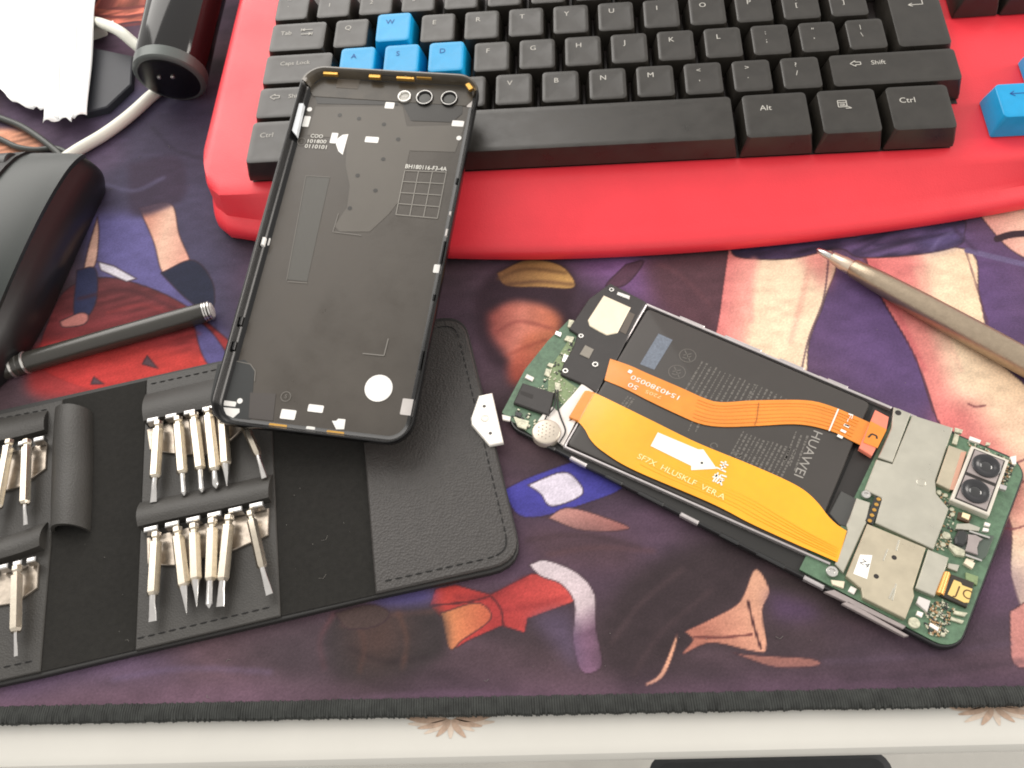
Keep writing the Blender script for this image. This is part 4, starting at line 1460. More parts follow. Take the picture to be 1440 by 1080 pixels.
# flash diode
fl = prism('flash_base', PP(RD([(560, 380), (740, 440), (700, 530), (540, 470)]), 4.4), 3.3, 4.4, mat('flash_brown', (74, 52, 34), 0.4), board, 0.1)
prism('flash_diode', PP(RD([(615, 385), (720, 420), (695, 490), (600, 445)]), 4.8), 4.35, 4.8, mat('flash_cream', (248, 226, 180), 0.35), fl, 0.15)
# audio jack: black barrel with steel clip
q0, q1 = PHF.hit(*RD([(600, 720)])[0], 5.0), PHF.hit(*RD([(900, 850)])[0], 5.0)
bm = bmesh.new()
add_prism(bm, PP(RD([(560, 620), (690, 650), (960, 730), (980, 690), (1040, 700), (930, 990), (860, 1040), (640, 930), (500, 800)]), 4.4), 3.3, 4.4, 0.2)
jk = finish(bm, 'audio_jack', mat('jack_grey_green', (74, 84, 76), 0.4), ph)
prism('jack_barrel', PP(RD([(560, 625), (640, 620), (690, 680), (680, 780), (620, 840), (520, 805), (510, 720)]), 5.3), 3.4, 5.3, M_smdd, jk, 0.5)
prism('jack_clip', PP(RD([(690, 680), (790, 690), (890, 745), (840, 780), (810, 860), (820, 960), (650, 905), (680, 800)]), 5.15), 3.4, 5.15, M_cam, jk, 0.2)
for s in ([(700, 640), (975, 730)], [(650, 960), (870, 1040)]):
    q = PP(RD(s), 5.0)
    bm = bmesh.new()
    add_tube(bm, [(q[0][0], q[0][1], 4.9), (q[1][0], q[1][1], 4.9)], 0.35, 8)
    finish(bm, 'contact_bar', M_steel, jk, 50)
# gold ribbon and gold pad block of the front camera
U = PP(RE([(520, 185), (590, 200)]), 5.2)
bm = bmesh.new()
q = PP(RE([(515, 180), (600, 205), (530, 440), (430, 400)]), 5.0)
rings = []
for t_ in np.linspace(0, 1, 9):
    a_, b_ = lerp(q[0], q[1], t_), lerp(q[3], q[2], t_)
    z_ = 4.5 + 1.0 * math.sin(math.pi * t_)
    rings.append([(a_[0], a_[1], z_), (b_[0], b_[1], z_), (b_[0], b_[1], 3.4), (a_[0], a_[1], 3.4)])
add_loft(bm, rings)
finish(bm, 'gold_ribbon', mat('amber_ribbon', (224, 164, 88), 0.3, 0.3), ph, 40)
gb = prism('front_camera_block', PP(RE([(600, 210), (850, 300), (770, 570), (480, 440)]), 4.6), 3.3, 4.6, mat('block_black', (44, 38, 30), 0.45), ph, 0.2)
gp = prism('gold_pad', PP(RE([(630, 270), (705, 300), (720, 330), (830, 370), (790, 520), (740, 520), (560, 430)]), 4.75), 4.55, 4.75, mat('gold_pad', (226, 196, 122), 0.4, 0.35), gb, 0.08)
a, b = PHF.hit(*RE([(670, 395)])[0], 4.8), PHF.hit(*RE([(770, 430)])[0], 4.8)
text('pad_mark', 'J', 4.6, a[0], a[1], 4.79, mat('pad_mark', (86, 56, 24), 0.5), gp, 0.0, 0.9)
text('pad_mark', 'C', 4.2, b[0], b[1], 4.79, mat('pad_mark', (86, 56, 24), 0.5), gp, 0.0, 0.9)
# loose small parts over the green areas: too small to pick apart
rnd = random.Random(31)


def scatter(px_poly, n, seed, M_, smin=0.35, smax=1.0):
    r = random.Random(seed)
    q_ = PP(px_poly, 3.5)
    xs_, ys_ = [p[0] for p in q_], [p[1] for p in q_]
    bmm = bmesh.new()
    cnt = 0
    while cnt < n:
        x_, y_ = r.uniform(min(xs_), max(xs_)), r.uniform(min(ys_), max(ys_))
        ins = False
        for i in range(len(q_)):
            (x0_, y0_), (x1_, y1_) = q_[i - 1], q_[i]
            if (y0_ > y_) != (y1_ > y_) and x_ < (x1_ - x0_) * (y_ - y0_) / (y1_ - y0_) + x0_:
                ins = not ins
        if not ins or abs(x_ - PCX) > LP / 2 - 2 or abs(y_) > WP / 2 - 2:
            q_hit = False
            tries = tries + 1 if 'tries' in dir() else 1
            if tries > 4000:
                break
            continue
        cnt += 1
        add_box(bmm, x_, y_, 3.55, r.uniform(smin, smax), r.uniform(smin, smax * 0.6), r.uniform(0.25, 0.7), r.choice((0, math.pi / 2)))
    return tag(finish(bmm, 'small_components', M_, board), kind='stuff')


G1 = RE([(380, 540), (500, 480), (640, 600), (600, 740), (440, 860), (300, 640)])
G2 = RD([(250, 60), (450, 220), (520, 420), (440, 900), (230, 900), (400, 420)])
G3 = RC([(500, 280), (900, 420), (1240, 620), (1300, 780), (1180, 1060), (1050, 1000), (1240, 700), (640, 480)])
G4 = RE([(300, 740), (420, 760), (600, 830), (520, 900), (380, 880)])
for i, (g_, n_) in enumerate(((G1, 70), (G2, 40), (G3, 44), (G4, 26))):
    scatter(g_, n_ * 2 // 3, 40 + i, M_smd, 0.3, 0.85)
    scatter(g_, n_ // 2, 80 + i, mat('smd_tan', (150, 120, 84), 0.45, var=0.3, vs=0.8), 0.35, 1.0)
    scatter(g_, n_ // 2, 90 + i, mat('solder_pad', (168, 172, 150), 0.35, 0.4), 0.25, 0.5)
    scatter(g_, n_ // 2, 60 + i, M_smdd)
scatter([(745, 540), (775, 500), (800, 470), (806, 490), (788, 530), (812, 548), (796, 566)], 34, 71, M_smd, 0.3, 0.9)
scatter([(730, 560), (775, 490), (800, 455), (806, 490), (788, 530), (812, 548), (790, 580)], 50, 74, mat('solder_pad', (168, 172, 150), 0.35, 0.4), 0.25, 0.6)
scatter([(735, 545), (775, 490), (800, 460), (806, 490), (788, 530)], 20, 75, M_smdd, 0.35, 1.2)
scatter([(712, 578), (735, 575), (770, 600), (745, 604), (725, 600)], 22, 72, M_smd, 0.4, 1.1)
scatter([(712, 578), (735, 575), (770, 600), (745, 604), (725, 600)], 10, 73, M_smdd, 0.4, 1.1)
# steel strip along the near edge of the main board
for pts_ in (R6([(135, 612), (200, 600), (670, 838), (650, 856)]), R6([(250, 690), (290, 675), (690, 900), (660, 905)])):
    prism('edge_strip', PP(pts_, 3.9), 2.7, 3.9, M_cam, ph, 0.15)

# ---- ribbon cables
Z2 = 5.0
up1 = [(858, 504), (886, 514), (911, 525.5), (958, 545.6), (993, 561), (1015.6, 565.6), (1060, 563), (1133, 563), (1171, 572), (1205, 586), (1230, 597)]
lo1 = [(850, 534), (880, 547), (911, 563), (949, 581), (984, 595.6), (1015.6, 600), (1060, 599), (1122, 596.7), (1167, 605.6), (1192, 617), (1213, 627)]
fx = ribbon('ribbon_cable', PP(up1, Z2), PP(lo1, Z2), lambda t_: 4.85 + 0.25 * math.sin(math.pi * t_) + 0.12 * math.sin(9 * t_), 0.2, M_flex, ph)
q_u, q_l = spline([(a_, b_, 0) for a_, b_ in PP(up1, Z2)], 6), spline([(a_, b_, 0) for a_, b_ in PP(lo1, Z2)], 6)
bm = bmesh.new()
for f_ in (0.16, 0.28, 0.42, 0.58, 0.72, 0.86):
    L_p = [q_u[i] * (1 - f_) + q_l[i] * f_ for i in range(len(q_u))]
    for i in range(22, len(L_p) - 6):
        zz_ = [4.85 + 0.25 * math.sin(math.pi * t_) + 0.12 * math.sin(9 * t_) + 0.16 for t_ in (i / (len(L_p) - 1), (i + 1) / (len(L_p) - 1))]
        a_, b_ = L_p[i], L_p[i + 1]
        bm.faces.new([V(bm, (a_[0], a_[1] + 0.12, zz_[0])), V(bm, (a_[0], a_[1] - 0.12, zz_[0])), V(bm, (b_[0], b_[1] - 0.12, zz_[1])), V(bm, (b_[0], b_[1] + 0.12, zz_[1]))])
finish(bm, 'copper_trace', mat('narrow_ribbon_trace', (210, 124, 38), 0.3, coat=0.4), fx)
cc = prism('connector_end', PP([(1231, 576), (1250, 586), (1247, 602), (1226, 641), (1208, 630)], 5.6), 4.0, 5.6, M_coral, ph, 0.25)
prism('ribbon_end', PP([(1224, 592), (1247, 604), (1234, 630), (1214, 622)], 5.75), 5.55, 5.75, M_flex, cc)
q = PP([(1221, 615), (1226, 610), (1233, 613), (1233, 617)], 5.8)
strokes('pen_mark', poly_path(q), 0.6, 5.78, M_dot, cc)
ZT = 5.32
tq = PP([(1179, 575), (1166, 606)], ZT)
strokes('printed_line', [tuple(tq)], 0.45, ZT, M_white, fx)
bq1 = PP([(1067, 566), (1064, 590), (1061, 598)], ZT)
strokes('crease', poly_path(bq1), 0.25, ZT, mat('crease_brown', (150, 84, 24), 0.5), fx)


def ptext(s, a_, b_, hgt, z_, M_, parent, flip=False):
    A, B = PHF.hit(*a_, z_), PHF.hit(*b_, z_)
    vs_, _ = text_data(s, 1.0)
    wd_ = max(v_[0] for v_ in vs_) - min(v_[0] for v_ in vs_)
    ln_ = math.hypot(B[0] - A[0], B[1] - A[1])
    return text('printed_text', s, hgt, (A[0] + B[0]) / 2, (A[1] + B[1]) / 2, z_, M_, parent, math.atan2(B[1] - A[1], B[0] - A[0]), ln_ / wd_ / hgt)


ptext('1540380050', (956, 560), (889, 530), 2.7, ZT, M_white, fx)
ptext('7205', (930, 559), (908, 550), 2.0, ZT, mat('pale_orange_print', (248, 206, 150), 0.5), fx)
ptext('50', (897, 546), (884, 540), 2.6, ZT, M_white, fx)
x, y = PHF.hit(886, 522.5, ZT)
strokes('printed_dot', [((x - 0.7, y), (x + 0.7, y))], 1.4, ZT, M_white, fx)
ptext('F-1', (1196, 583), (1190, 600), 2.2, ZT, M_white, fx)
ptext('III', (1191, 597), (1180, 615), 2.6, ZT, M_white, fx)
up2 = [(822, 549), (836, 552), (913, 590), (980, 623), (1051, 652), (1100, 673), (1130, 689), (1150, 707), (1165, 726), (1178, 738), (1191, 746)]
lo2 = [(800, 586), (810, 590), (822, 603), (831, 619), (848, 635), (891, 661), (1000, 708), (1055, 736), (1110, 761), (1150, 778), (1178, 790)]
fy = ribbon('ribbon_cable', PP(up2, Z2 + 0.2), PP(lo2, Z2 + 0.2), lambda t_: 4.95 + 0.55 * math.sin(math.pi * t_) ** 0.7, 0.22, M_flexy, ph, 60)
prism('ribbon_foot', PP([(824, 549), (836, 552), (814, 592), (800, 586)], 5.3), 4.1, 5.36, M_flex, fy, 0.1)
ZY = 5.72
q_u, q_l = spline([(a_, b_, 0) for a_, b_ in PP(up2, Z2 + 0.2)], 6), spline([(a_, b_, 0) for a_, b_ in PP(lo2, Z2 + 0.2)], 6)
segs = []
for f_ in (0.60, 0.66, 0.72, 0.80, 0.86):
    L_p = [q_u[i] * (1 - f_) + q_l[i] * f_ for i in range(len(q_u))]
    for i in range(28, len(L_p) - 2):
        t_ = i / (len(L_p) - 1)
        z_ = 4.95 + 0.55 * math.sin(math.pi * min(1, t_)) ** 0.7
        segs.append(((L_p[i][0], L_p[i][1], z_ + 0.1), (L_p[i + 1][0], L_p[i + 1][1], z_ + 0.1)))
bm = bmesh.new()
for a_, b_ in segs:
    bm.faces.new([V(bm, (a_[0], a_[1] + 0.22, a_[2])), V(bm, (a_[0], a_[1] - 0.22, a_[2])), V(bm, (b_[0], b_[1] - 0.22, b_[2])), V(bm, (b_[0], b_[1] + 0.22, b_[2]))])
finish(bm, 'copper_trace', mat('ribbon_trace', (241, 165, 22), 0.35, coat=0.3), fy)
prism('white_arrow', PP([(925, 608), (982, 632), (989, 632), (1008, 659), (972, 661), (972, 655), (915, 627)], ZY), ZY - 0.1, ZY, M_white, fy)
x, y = PHF.hit(987, 651, ZY)
prism('printed_dot', circle(x, y, 0.45, 12), ZY - 0.05, ZY + 0.02, M_dot, fy)
ptext('SF7X  HLUSKLF  VER.A', (897, 641), (1019, 700), 2.9, ZY, mat('cream_print', (255, 226, 160), 0.5), fy)
# the two printed characters for 'main board'
A = PHF.hit(1017, 655, ZY)
B = PHF.hit(1011, 673, ZY)
ang = 0.0
cA, sA = math.cos(ang), math.sin(ang)


def glyph(c_, sg, s_):
    out = []
    for (u0, v0), (u1, v1) in sg:
        f_ = lambda u, v: (c_[0] + s_ * (cA * u - sA * v), c_[1] + s_ * (sA * u + cA * v))
        out.append((f_(u0, v0), f_(u1, v1)))
    return out


zhu = [((-0.1, 1), (0.15, 0.75)), ((-0.7, 0.5), (0.7, 0.5)), ((-0.55, -0.1), (0.55, -0.1)), ((-0.9, -0.85), (0.9, -0.85)), ((0, 0.5), (0, -0.85))]
ban = [((-1, 0.4), (-0.25, 0.4)), ((-0.6, 1), (-0.6, -1)), ((-0.6, 0.3), (-1, -0.3)), ((-0.6, 0.3), (-0.3, 0)), ((0, 0.85), (0.95, 0.95)), ((0, 0.85), (-0.25, -0.9)), ((0.05, 0.25), (0.8, 0.25)), ((0.8, 0.25), (0.1, -0.95)), ((0.25, -0.1), (0.95, -0.95))]
strokes('printed_character', glyph(A, zhu, 1.9), 0.5, ZY, M_white, fy)
strokes('printed_character', glyph(B, ban, 1.9), 0.5, ZY, M_white, fy)

# ================================================================ LEATHER TOOL CASE
TF = Frame(un(380, 760, 0) * np.array([1, 1, 0]), I3)
case = thing('tool_case', TF, 'open black leather screwdriver case with bit pockets and a white metal snap plate', 'tool case')
TP = TF.hits
M_lea = mat('pebbled_black_leather', (54, 51, 49), 0.52, var=0.12, vs=0.25, bump=0.55, bs=1.3, kind='voronoi', spec=0.5)
M_lea2 = mat('smooth_black_leather', (52, 50, 47), 0.52, var=0.12, vs=0.1, bump=0.25, bs=1.6, kind='voronoi', spec=0.45)
M_vel = mat('black_velvet_lining', (38, 37, 35), 0.95, var=0.15, vs=0.6, bump=0.3, bs=3, spec=0.15, sheen=0.05)
M_thr = mat('black_thread', (18, 18, 18), 0.7)
M_edge = mat('case_dark_edge', (32, 31, 30), 0.6)
M_plate = mat('snap_plate_white_metal', (232, 228, 220), 0.3, 0.2)


def fillet(pts, idx, r, n=6):
    out = []
    for i, p in enumerate(pts):
        if i in idx:
            a, b = pts[i - 1], pts[(i + 1) % len(pts)]
            la, lb = math.dist(p, a), math.dist(p, b)
            s = lerp(p, a, r / la)
            e = lerp(p, b, r / lb)
            for k in range(n + 1):
                t = k / n
                out.append(((1 - t) ** 2 * s[0] + 2 * t * (1 - t) * p[0] + t * t * e[0], (1 - t) ** 2 * s[1] + 2 * t * (1 - t) * p[1] + t * t * e[1]))
        else:
            out.append(p)
    return out


outl = TP([(-70, 592), (300, 509), (652, 440), (738, 795), (528, 840), (393, 872), (190, 919), (52, 952), (-60, 976)], 2.4)
outl = fillet(outl, (2, 3), 11)
base = prism('back_panel', outl, 0.25, 2.4, M_edge, case, 0.3)
# velvet lining strips
prism('velvet_lining', TP([(376, 502), (516, 474), (530, 836), (393, 867)], 2.6), 2.35, 2.75, M_vel, case, 0.1)
prism('velvet_lining', TP([(88, 562), (206, 535), (191, 914), (54, 946)], 2.6), 2.35, 2.75, M_vel, case, 0.1)
# right-hand leather flap
fl = TP([(500, 478), (650, 443), (735, 788), (528, 834)], 3.6)
fl = fillet(fl, (1, 2), 10.5)
flap = prism('leather_flap', fl, 2.3, 3.6, M_lea, case, 0.5)


def stitches(line, z, parent, ln=2.3, gap=0.9, r=0.24):
    pts = [np.array(p) for p in line]
    bmm = bmesh.new()
    for a, b in zip(pts, pts[1:]):
        L0 = float(np.linalg.norm(b - a))
        n_ = max(1, int(L0 / (ln + gap)))
        for k in range(n_):
            s_ = a + (b - a) * (k * (ln + gap)) / L0
            e_ = s_ + (b - a) / L0 * ln
            add_tube(bmm, [(s_[0], s_[1], z - 0.2), (*(s_ + (e_ - s_) * 0.25), z + 0.08), (*(s_ + (e_ - s_) * 0.75), z + 0.08), (e_[0], e_[1], z - 0.2)], r, 5)
    return tag(finish(bmm, 'stitching', M_thr, parent, 60), kind='stuff')


_, fin = inset(fl, 3.2)
n = len(fin)
# stitches run along the top, right and bottom edge of the flap
stitches([fin[i] for i in range(n)][: n], 3.6, flap)
# bit panels
prism('bit_panel', TP([(206, 532), (378, 495), (394, 866), (190, 914)], 3.4), 2.3, 3.4, M_lea2, case, 0.3)
prism('bit_panel', TP([(-60, 596), (88, 562), (56, 944), (-60, 970)], 3.4), 2.3, 3.4, M_lea2, case, 0.3)
for a, b in (((193, 898), (391, 851)), ((-40, 948), (52, 928)), ((-40, 596), (75, 574)), ((212, 540), (380, 503))):
    stitches(TP([a, b], 3.4), 3.4, case)


def band(name, top, bot, z0, zt, M):
    """leather strip standing proud of the panel: cross section bulges upward"""
    bm = bmesh.new()
    rings = []
    n_ = 14
    for k in range(n_ + 1):
        t = k / n_
        a, b = lerp(top[0], top[1], t), lerp(bot[0], bot[1], t)
        r = []
        for j in range(7):
            s = j / 6
            p = lerp(a, b, s)
            r.append((p[0], p[1], z0 + (zt - z0) * math.sin(math.pi * min(1, 0.05 + s * 0.62)) * (1 + 0.12 * math.sin(5 * t + 1))))
        r.append((b[0], b[1], z0 - 0.3))
        r.append((a[0], a[1], z0 - 0.3))
        rings.append(r)
    add_loft(bm, rings)
    return finish(bm, name, M, case, 50)


band('pocket_band', TP([(206, 556), (352, 522)], 3.4), TP([(203, 594), (352, 560)], 6.5), 3.3, 7.6, M_lea2)
band('pocket_band', TP([(198, 708), (384, 668)], 3.4), TP([(195, 742), (378, 700)], 6.5), 3.3, 7.6, M_lea2)
band('pocket_band', TP([(-40, 596), (68, 578)], 3.4), TP([(-40, 630), (62, 604)], 6.0), 3.3, 6.6, M_lea2)
band('pocket_band', TP([(-40, 772), (68, 735)], 3.4), TP([(-40, 800), (56, 768)], 6.5), 3.3, 7.6, M_lea2)
# rolled leather spine (a soft open tube)
s0, s1 = un(99, 574, 6.0) - TF.O, un(94, 742, 6.0) - TF.O
bm = bmesh.new()
rings = []
for k in range(19):
    t = k / 18
    c = s0 + (s1 - s0) * t
    r = []
    wdt = 7.0 * (1 + 0.05 * math.sin(4 * t))
    for j in range(17):
        a = math.pi * (1.08 - 1.16 * j / 16)
        r.append((c[0] + wdt * math.cos(a), c[1], 2.6 + 6.4 * max(-0.05, math.sin(a)) * (1 + 0.04 * math.sin(9 * t))))
    for j in range(17):
        a = math.pi * (1.08 - 1.16 * (16 - j) / 16)
        r.append((c[0] + (wdt - 1.1) * math.cos(a), c[1], 2.5 + 5.3 * max(-0.05, math.sin(a))))
    rings.append(r)
add_loft(bm, rings)
finish(bm, 'rolled_spine', M_lea2, case, 50)

# snap plate on the flap
PL = TP([(692, 552), (673, 556), (662, 588), (663, 597), (688, 626), (708, 622)], 4.9)
pl = prism('snap_plate', PL, 3.5, 4.9, M_plate, case, 0.35)
x, y = TF.hit(682, 588, 5.0)
bm = bmesh.new()
lathe_axis(bm, (x, y, 4.8), (x, y, 6), [(0, 1.5), (0.35, 1.45), (0.5, 1.2), (0.3, 0.9), (0.25, 0.2)], 20)
finish(bm, 'snap_stud', M_plate, pl, 40)
for px, py in ((681, 571), (689.5, 609)):
    x, y = TF.hit(px, py, 5.0)
    prism('rivet_hole', circle(x, y, 0.62, 14), 4.7, 4.93, mat('hole_grey', (70, 66, 62), 0.5), pl)

# metal bit holders (silver sheet with clips)
M_hold = mat('bit_holder_metal', (160, 150, 138), 0.3, 0.8, var=0.3, vs=0.35)
M_bit = mat('champagne_bit_steel', (192, 183, 168), 0.24, 0.92, var=0.08, vs=0.6)
M_tip = mat('bright_bit_tip', (196, 194, 192), 0.2, 0.95, var=0.06, vs=0.6)


def holder(poly_px, bar, nb):
    h = prism('bit_holder', TP(poly_px, 4.3), 3.3, 4.3, M_hold, case, 0.2)
    a, b = un(*bar[0], 8.0) - TF.O, un(*bar[1], 8.0) - TF.O
    for k in range(nb):
        t0, t1 = (k + 0.12) / nb, (k + 0.78) / nb
        bm = bmesh.new()
        p, q = a + (b - a) * t0, a + (b - a) * t1
        dx, dy = q[0] - p[0], q[1] - p[1]
        add_box(bm, (p[0] + q[0]) / 2, (p[1] + q[1]) / 2, 6.6, math.hypot(dx, dy), 1.7, 3.2, math.atan2(dy, dx), 0.35)
        finish(bm, 'clip', M_tip, h)
    return h


holder([(206, 604), (250, 590), (350, 572), (344, 600), (300, 640), (247, 638), (210, 632)], [(203, 592), (358, 560)], 6)
holder([(206, 756), (378, 714), (377, 752), (326, 774), (247, 795), (207, 793)], [(198, 746), (376, 706)], 6)
holder([(-30, 648), (66, 622), (64, 658), (28, 684), (-30, 700)], [(-44, 640), (66, 614)], 5)
holder([(-30, 812), (54, 790), (52, 826), (20, 848), (-30, 855)], [(-44, 808), (54, 784)], 5)

ORD = ('first', 'second', 'third', 'fourth', 'fifth', 'sixth')


def bit(p0, p1, p2, rb, rt_, kind, label, z0=8.2, z1=7.2, z2=6.6):
    a, b, c = un(*p0, z0), un(*p1, z1), un(*p2, z2)
    O = np.array([b[0], b[1], 0.0])
    Fm = Frame(O, I3)
    t = thing('screwdriver_bit', Fm, label, 'screwdriver bit', 'small screwdriver bits in the leather case')
    a, b, c = a - O, b - O, c - O
    Lb, Lt = float(np.linalg.norm(b - a)), float(np.linalg.norm(c - b))
    bm = bmesh.new()
    lathe_axis(bm, a, b, [(0, rb * 0.5), (0.5, rb * 0.82), (2.0, rb * 0.86), (2.6, rb * 0.62), (3.3, rb * 0.62), (3.9, rb), (Lb - 0.9, rb), (Lb, rb * 0.72)], 6)
    finish(bm, 'body', M_bit, t, 25)
    bm = bmesh.new()
    d = (c - b) / Lt
    st = b - d * 0.6
    if kind == 'point':
        lathe_axis(bm, st, c, [(0, rb * 0.72), (0.6, rb * 0.72), (Lt + 0.5, 0.12)], 12)
    elif kind == 'cross':
        lathe_axis(bm, st, c, [(0, rt_), (Lt - 1.4, rt_), (Lt - 0.6, rt_ * 1.1), (Lt + 0.5, 0.15)], 12)
    elif kind == 'ball':
        lathe_axis(bm, st, c, [(0, rt_ * 0.9), (Lt * 0.45, rt_ * 1.05), (Lt - 1.0, rt_ * 1.15), (Lt - 0.2, rt_ * 0.8), (Lt + 0.5, 0.1)], 14)
    else:
        s = np.cross(d, [0, 0, 1.])
        s /= np.linalg.norm(s)
        n_ = np.cross(s, d)
        rings = []
        for tt, wx, hz in ((0, rt_, rt_), (Lt * 0.4, rt_, rt_), (Lt * 0.7, rt_ * 1.05, rt_ * 0.6), (Lt + 0.4, rt_ * 1.15, 0.15)):
            cc_ = st + d * tt
            rings.append([cc_ + s * wx * math.cos(q) + n_ * hz * math.sin(q) for q in (2 * math.pi * k / 12 for k in range(12))])
        add_loft(bm, rings)
    finish(bm, 'tip', M_tip, t, 35)
    return t


R1 = [((223, 592), (218, 673), (215, 707), 'flat', 'slotted'), ((250, 586), (256.7, 667), (259, 697.5), 'cross', 'cross-head'), ((272, 580), (281.7, 661.7), (284, 693), 'cross', 'cross-head'),
      ((292, 574), (301.7, 663), (304, 687.5), 'ball', 'ball-nosed'), ((312, 572), (317.5, 655), (319, 684), 'point', 'sharp pointed'), ((330, 566), (363, 641), (371.7, 673), 'flat', 'thin slotted')]
for i, (a, b, c, k, w_) in enumerate(R1):
    bit(a, b, c, 2.0 if i < 5 else 1.5, 1.05 if i < 5 else 0.85, k, f'{w_} silver bit, {ORD[i]} from the left in the pocket row under the phone cover')
R2 = [((220, 748), (215, 838), (214, 875), 'flat', 'broad slotted'), ((249, 741), (258.7, 827), (262.4, 863), 'point', 'tapered pointed'), ((272.5, 736), (275.4, 818), (276.7, 854), 'point', 'short pointed'),
      ((298.7, 729), (295.7, 818), (294, 856), 'cross', 'cross-head'), ((322.5, 724), (313, 818), (309, 854), 'flat', 'narrow slotted'), ((351, 718), (369, 799), (379, 837), 'flat', 'thin slanting')]
for i, (a, b, c, k, w_) in enumerate(R2):
    bit(a, b, c, 2.0 if i < 5 else 1.65, 1.15 if i < 5 else 1.0, k, f'{w_} silver bit, {ORD[i]} from the left in the lower right pocket row')
bit((14, 618), (-4, 715), (-8, 745), 1.85, 0.9, 'flat', 'silver bit cut off by the left picture edge, upper left pocket row')
bit((38, 618), (35, 709.6), (35.6, 739), 1.85, 0.7, 'flat', 'silver bit with thin needle tip, right one in the upper left pocket row')
bit((24, 795), (22, 889), (22, 924), 1.9, 0.55, 'flat', 'lone silver bit with thin needle tip in the lower left pocket')

# ================================================================ SCREWDRIVER HANDLE
a, b = un(1147, 357, 1.6), un(1448, 510, 5.6)
O = np.array([a[0], a[1], 0.0])
sd = thing('screwdriver', Frame(O, I3), 'champagne metal precision screwdriver lying right of the phone, tip towards the keyboard', 'screwdriver')
M_sdm = mat('champagne_anodised', (168, 152, 132), 0.32, 0.85, var=0.1, vs=0.5, bump=0.25, bs=2.2)
a, b = a - O, b - O
d = (b - a) / np.linalg.norm(b - a)
b = a + d * 128
a[2], b[2] = 4.0, 4.9
bm = bmesh.new()
lathe_axis(bm, a + d * 15.0, b, [(0, 2.9), (0.8, 3.4), (10, 4.0), (30, 4.6), (55, 4.8), (90, 4.6), (108, 4.4), (112, 4.0), (113, 2.6)], 28)
hd = finish(bm, 'handle', M_sdm, sd, 35)
bm = bmesh.new()
lathe_axis(bm, a + d * 6.5, b, [(0, 1.6), (0.3, 2.1), (4.5, 2.6), (5, 2.75), (9.5, 2.75)], 20)
finish(bm, 'collet', mat('pale_steel_collet', (206, 190, 172), 0.3, 0.7), sd, 35)
bm = bmesh.new()
lathe_axis(bm, a, b, [(0, 0.5), (0.4, 0.9), (3.5, 1.5), (7.0, 1.6)], 12)
finish(bm, 'tip', M_tip, sd, 35)

# ================================================================ PEN
a, b = un(299, 436, 4.2), un(-60, 537, 4.2)
O = np.array([a[0], a[1], 0.0])
pen = thing('pen', Frame(O, I3), 'black ballpoint pen with silver rings lying beside the mouse', 'pen')
a, b = a - O, b - O
d = (b - a) / np.linalg.norm(b - a)
M_penb = mat('black_pen_barrel', (52, 50, 45), 0.3, spec=0.6, var=0.05, vs=0.1)
bm = bmesh.new()
lathe_axis(bm, a + d * 3.0, b, [(0, 3.7), (0.4, 3.9), (20, 4.1), (69, 4.1), (69.2, 3.9), (72, 3.9), (72.4, 4.2), (84, 4.2), (84.4, 3.6), (92, 3.0)], 24)
finish(bm, 'barrel', M_penb, pen, 35)
for t in (0.4, 1.6, 2.6):
    bm = bmesh.new()
    lathe_axis(bm, a + d * t, b, [(0, 3.3), (0.2, 3.85), (0.8, 3.85), (1.0, 3.3)], 24)
    finish(bm, 'ring', M_steel, pen, 35)
for t in (72.2, 77.0):
    bm = bmesh.new()
    lathe_axis(bm, a + d * t, b, [(0, 4.1), (0.2, 4.45), (1.0, 4.45), (1.2, 4.1)], 24)
    finish(bm, 'ring', M_steel, pen, 35)
bm = bmesh.new()
lathe_axis(bm, a - d * 0.4, b, [(0, 2.2), (0.3, 2.9), (1.2, 3.2)], 20)
finish(bm, 'end_cap', M_pst, pen, 35)

# ================================================================ COMPUTER MOUSE
MF = Frame((-252, 241, 0), rot(math.radians(2), 0, 0))
mou = thing('computer_mouse', MF, 'black computer mouse with grey sheen at the left edge', 'computer mouse')
M_mou = mat('soft_black_mouse', (36, 42, 40), 0.42, var=0.05, vs=0.05, bump=0.05, bs=2.5, spec=0.5)  # lit top: greenish reflection put into the base colour
M_mous = mat('mouse_shaded_side', (20, 21, 22), 0.38, spec=0.5)  # shade of the side walls put into a darker colour
# stations along y: (y, half width right, half width left, ridge height, crown height)
ST = [(-66, 14, 14, 9, 11), (-63, 24, 23, 15, 19), (-56, 30.5, 29, 20, 27), (-44, 34.5, 33, 24, 33.5), (-26, 37, 35, 27, 37), (-6, 38, 35.5, 28, 37.5), (16, 38.5, 35, 27.5, 35.5), (36, 39.5, 35, 26, 31.5), (48, 40, 34.5, 23, 26.5), (54, 38.5, 33, 19, 21.5), (57, 35, 30, 14, 16)]


def mouse_ring(y, wr, wl, rh, ch, part):
    out = []
    if part == 'top':
        for k in range(21):
            t = k / 20
            x = wr * 0.93 + (-wl * 0.93 - wr * 0.93) * t
            e = 2 * t - 1
            z = rh + (ch - rh) * (1 - abs(e) ** 2.2)
            # groove in front for the wheel
            out.append((x, y, z - 0.0))
        out += [(-wl * 0.9, y, rh - 3), (wr * 0.9, y, rh - 3)]
    else:
        for k in range(9):
            t = k / 8
            x = wr * (0.9 + 0.1 * math.sin(math.pi * t * 0.9)) * (1 - 0.10 * (1 - t) ** 2) if t < 1 else wr * 0.86
            x = wr * (0.93 + 0.07 * math.sin(math.pi * min(1, t * 1.1)) - 0.05 * t ** 3)
            out.append((x, y, 1.0 + (rh + 0.3 - 1.0) * t))
        for k in range(9):
            t = 1 - k / 8
            x = wl * (0.93 + 0.07 * math.sin(math.pi * min(1, t * 1.1)) - 0.05 * t ** 3)
            out.append((-x, y, 1.0 + (rh + 0.3 - 1.0) * t))
    return out


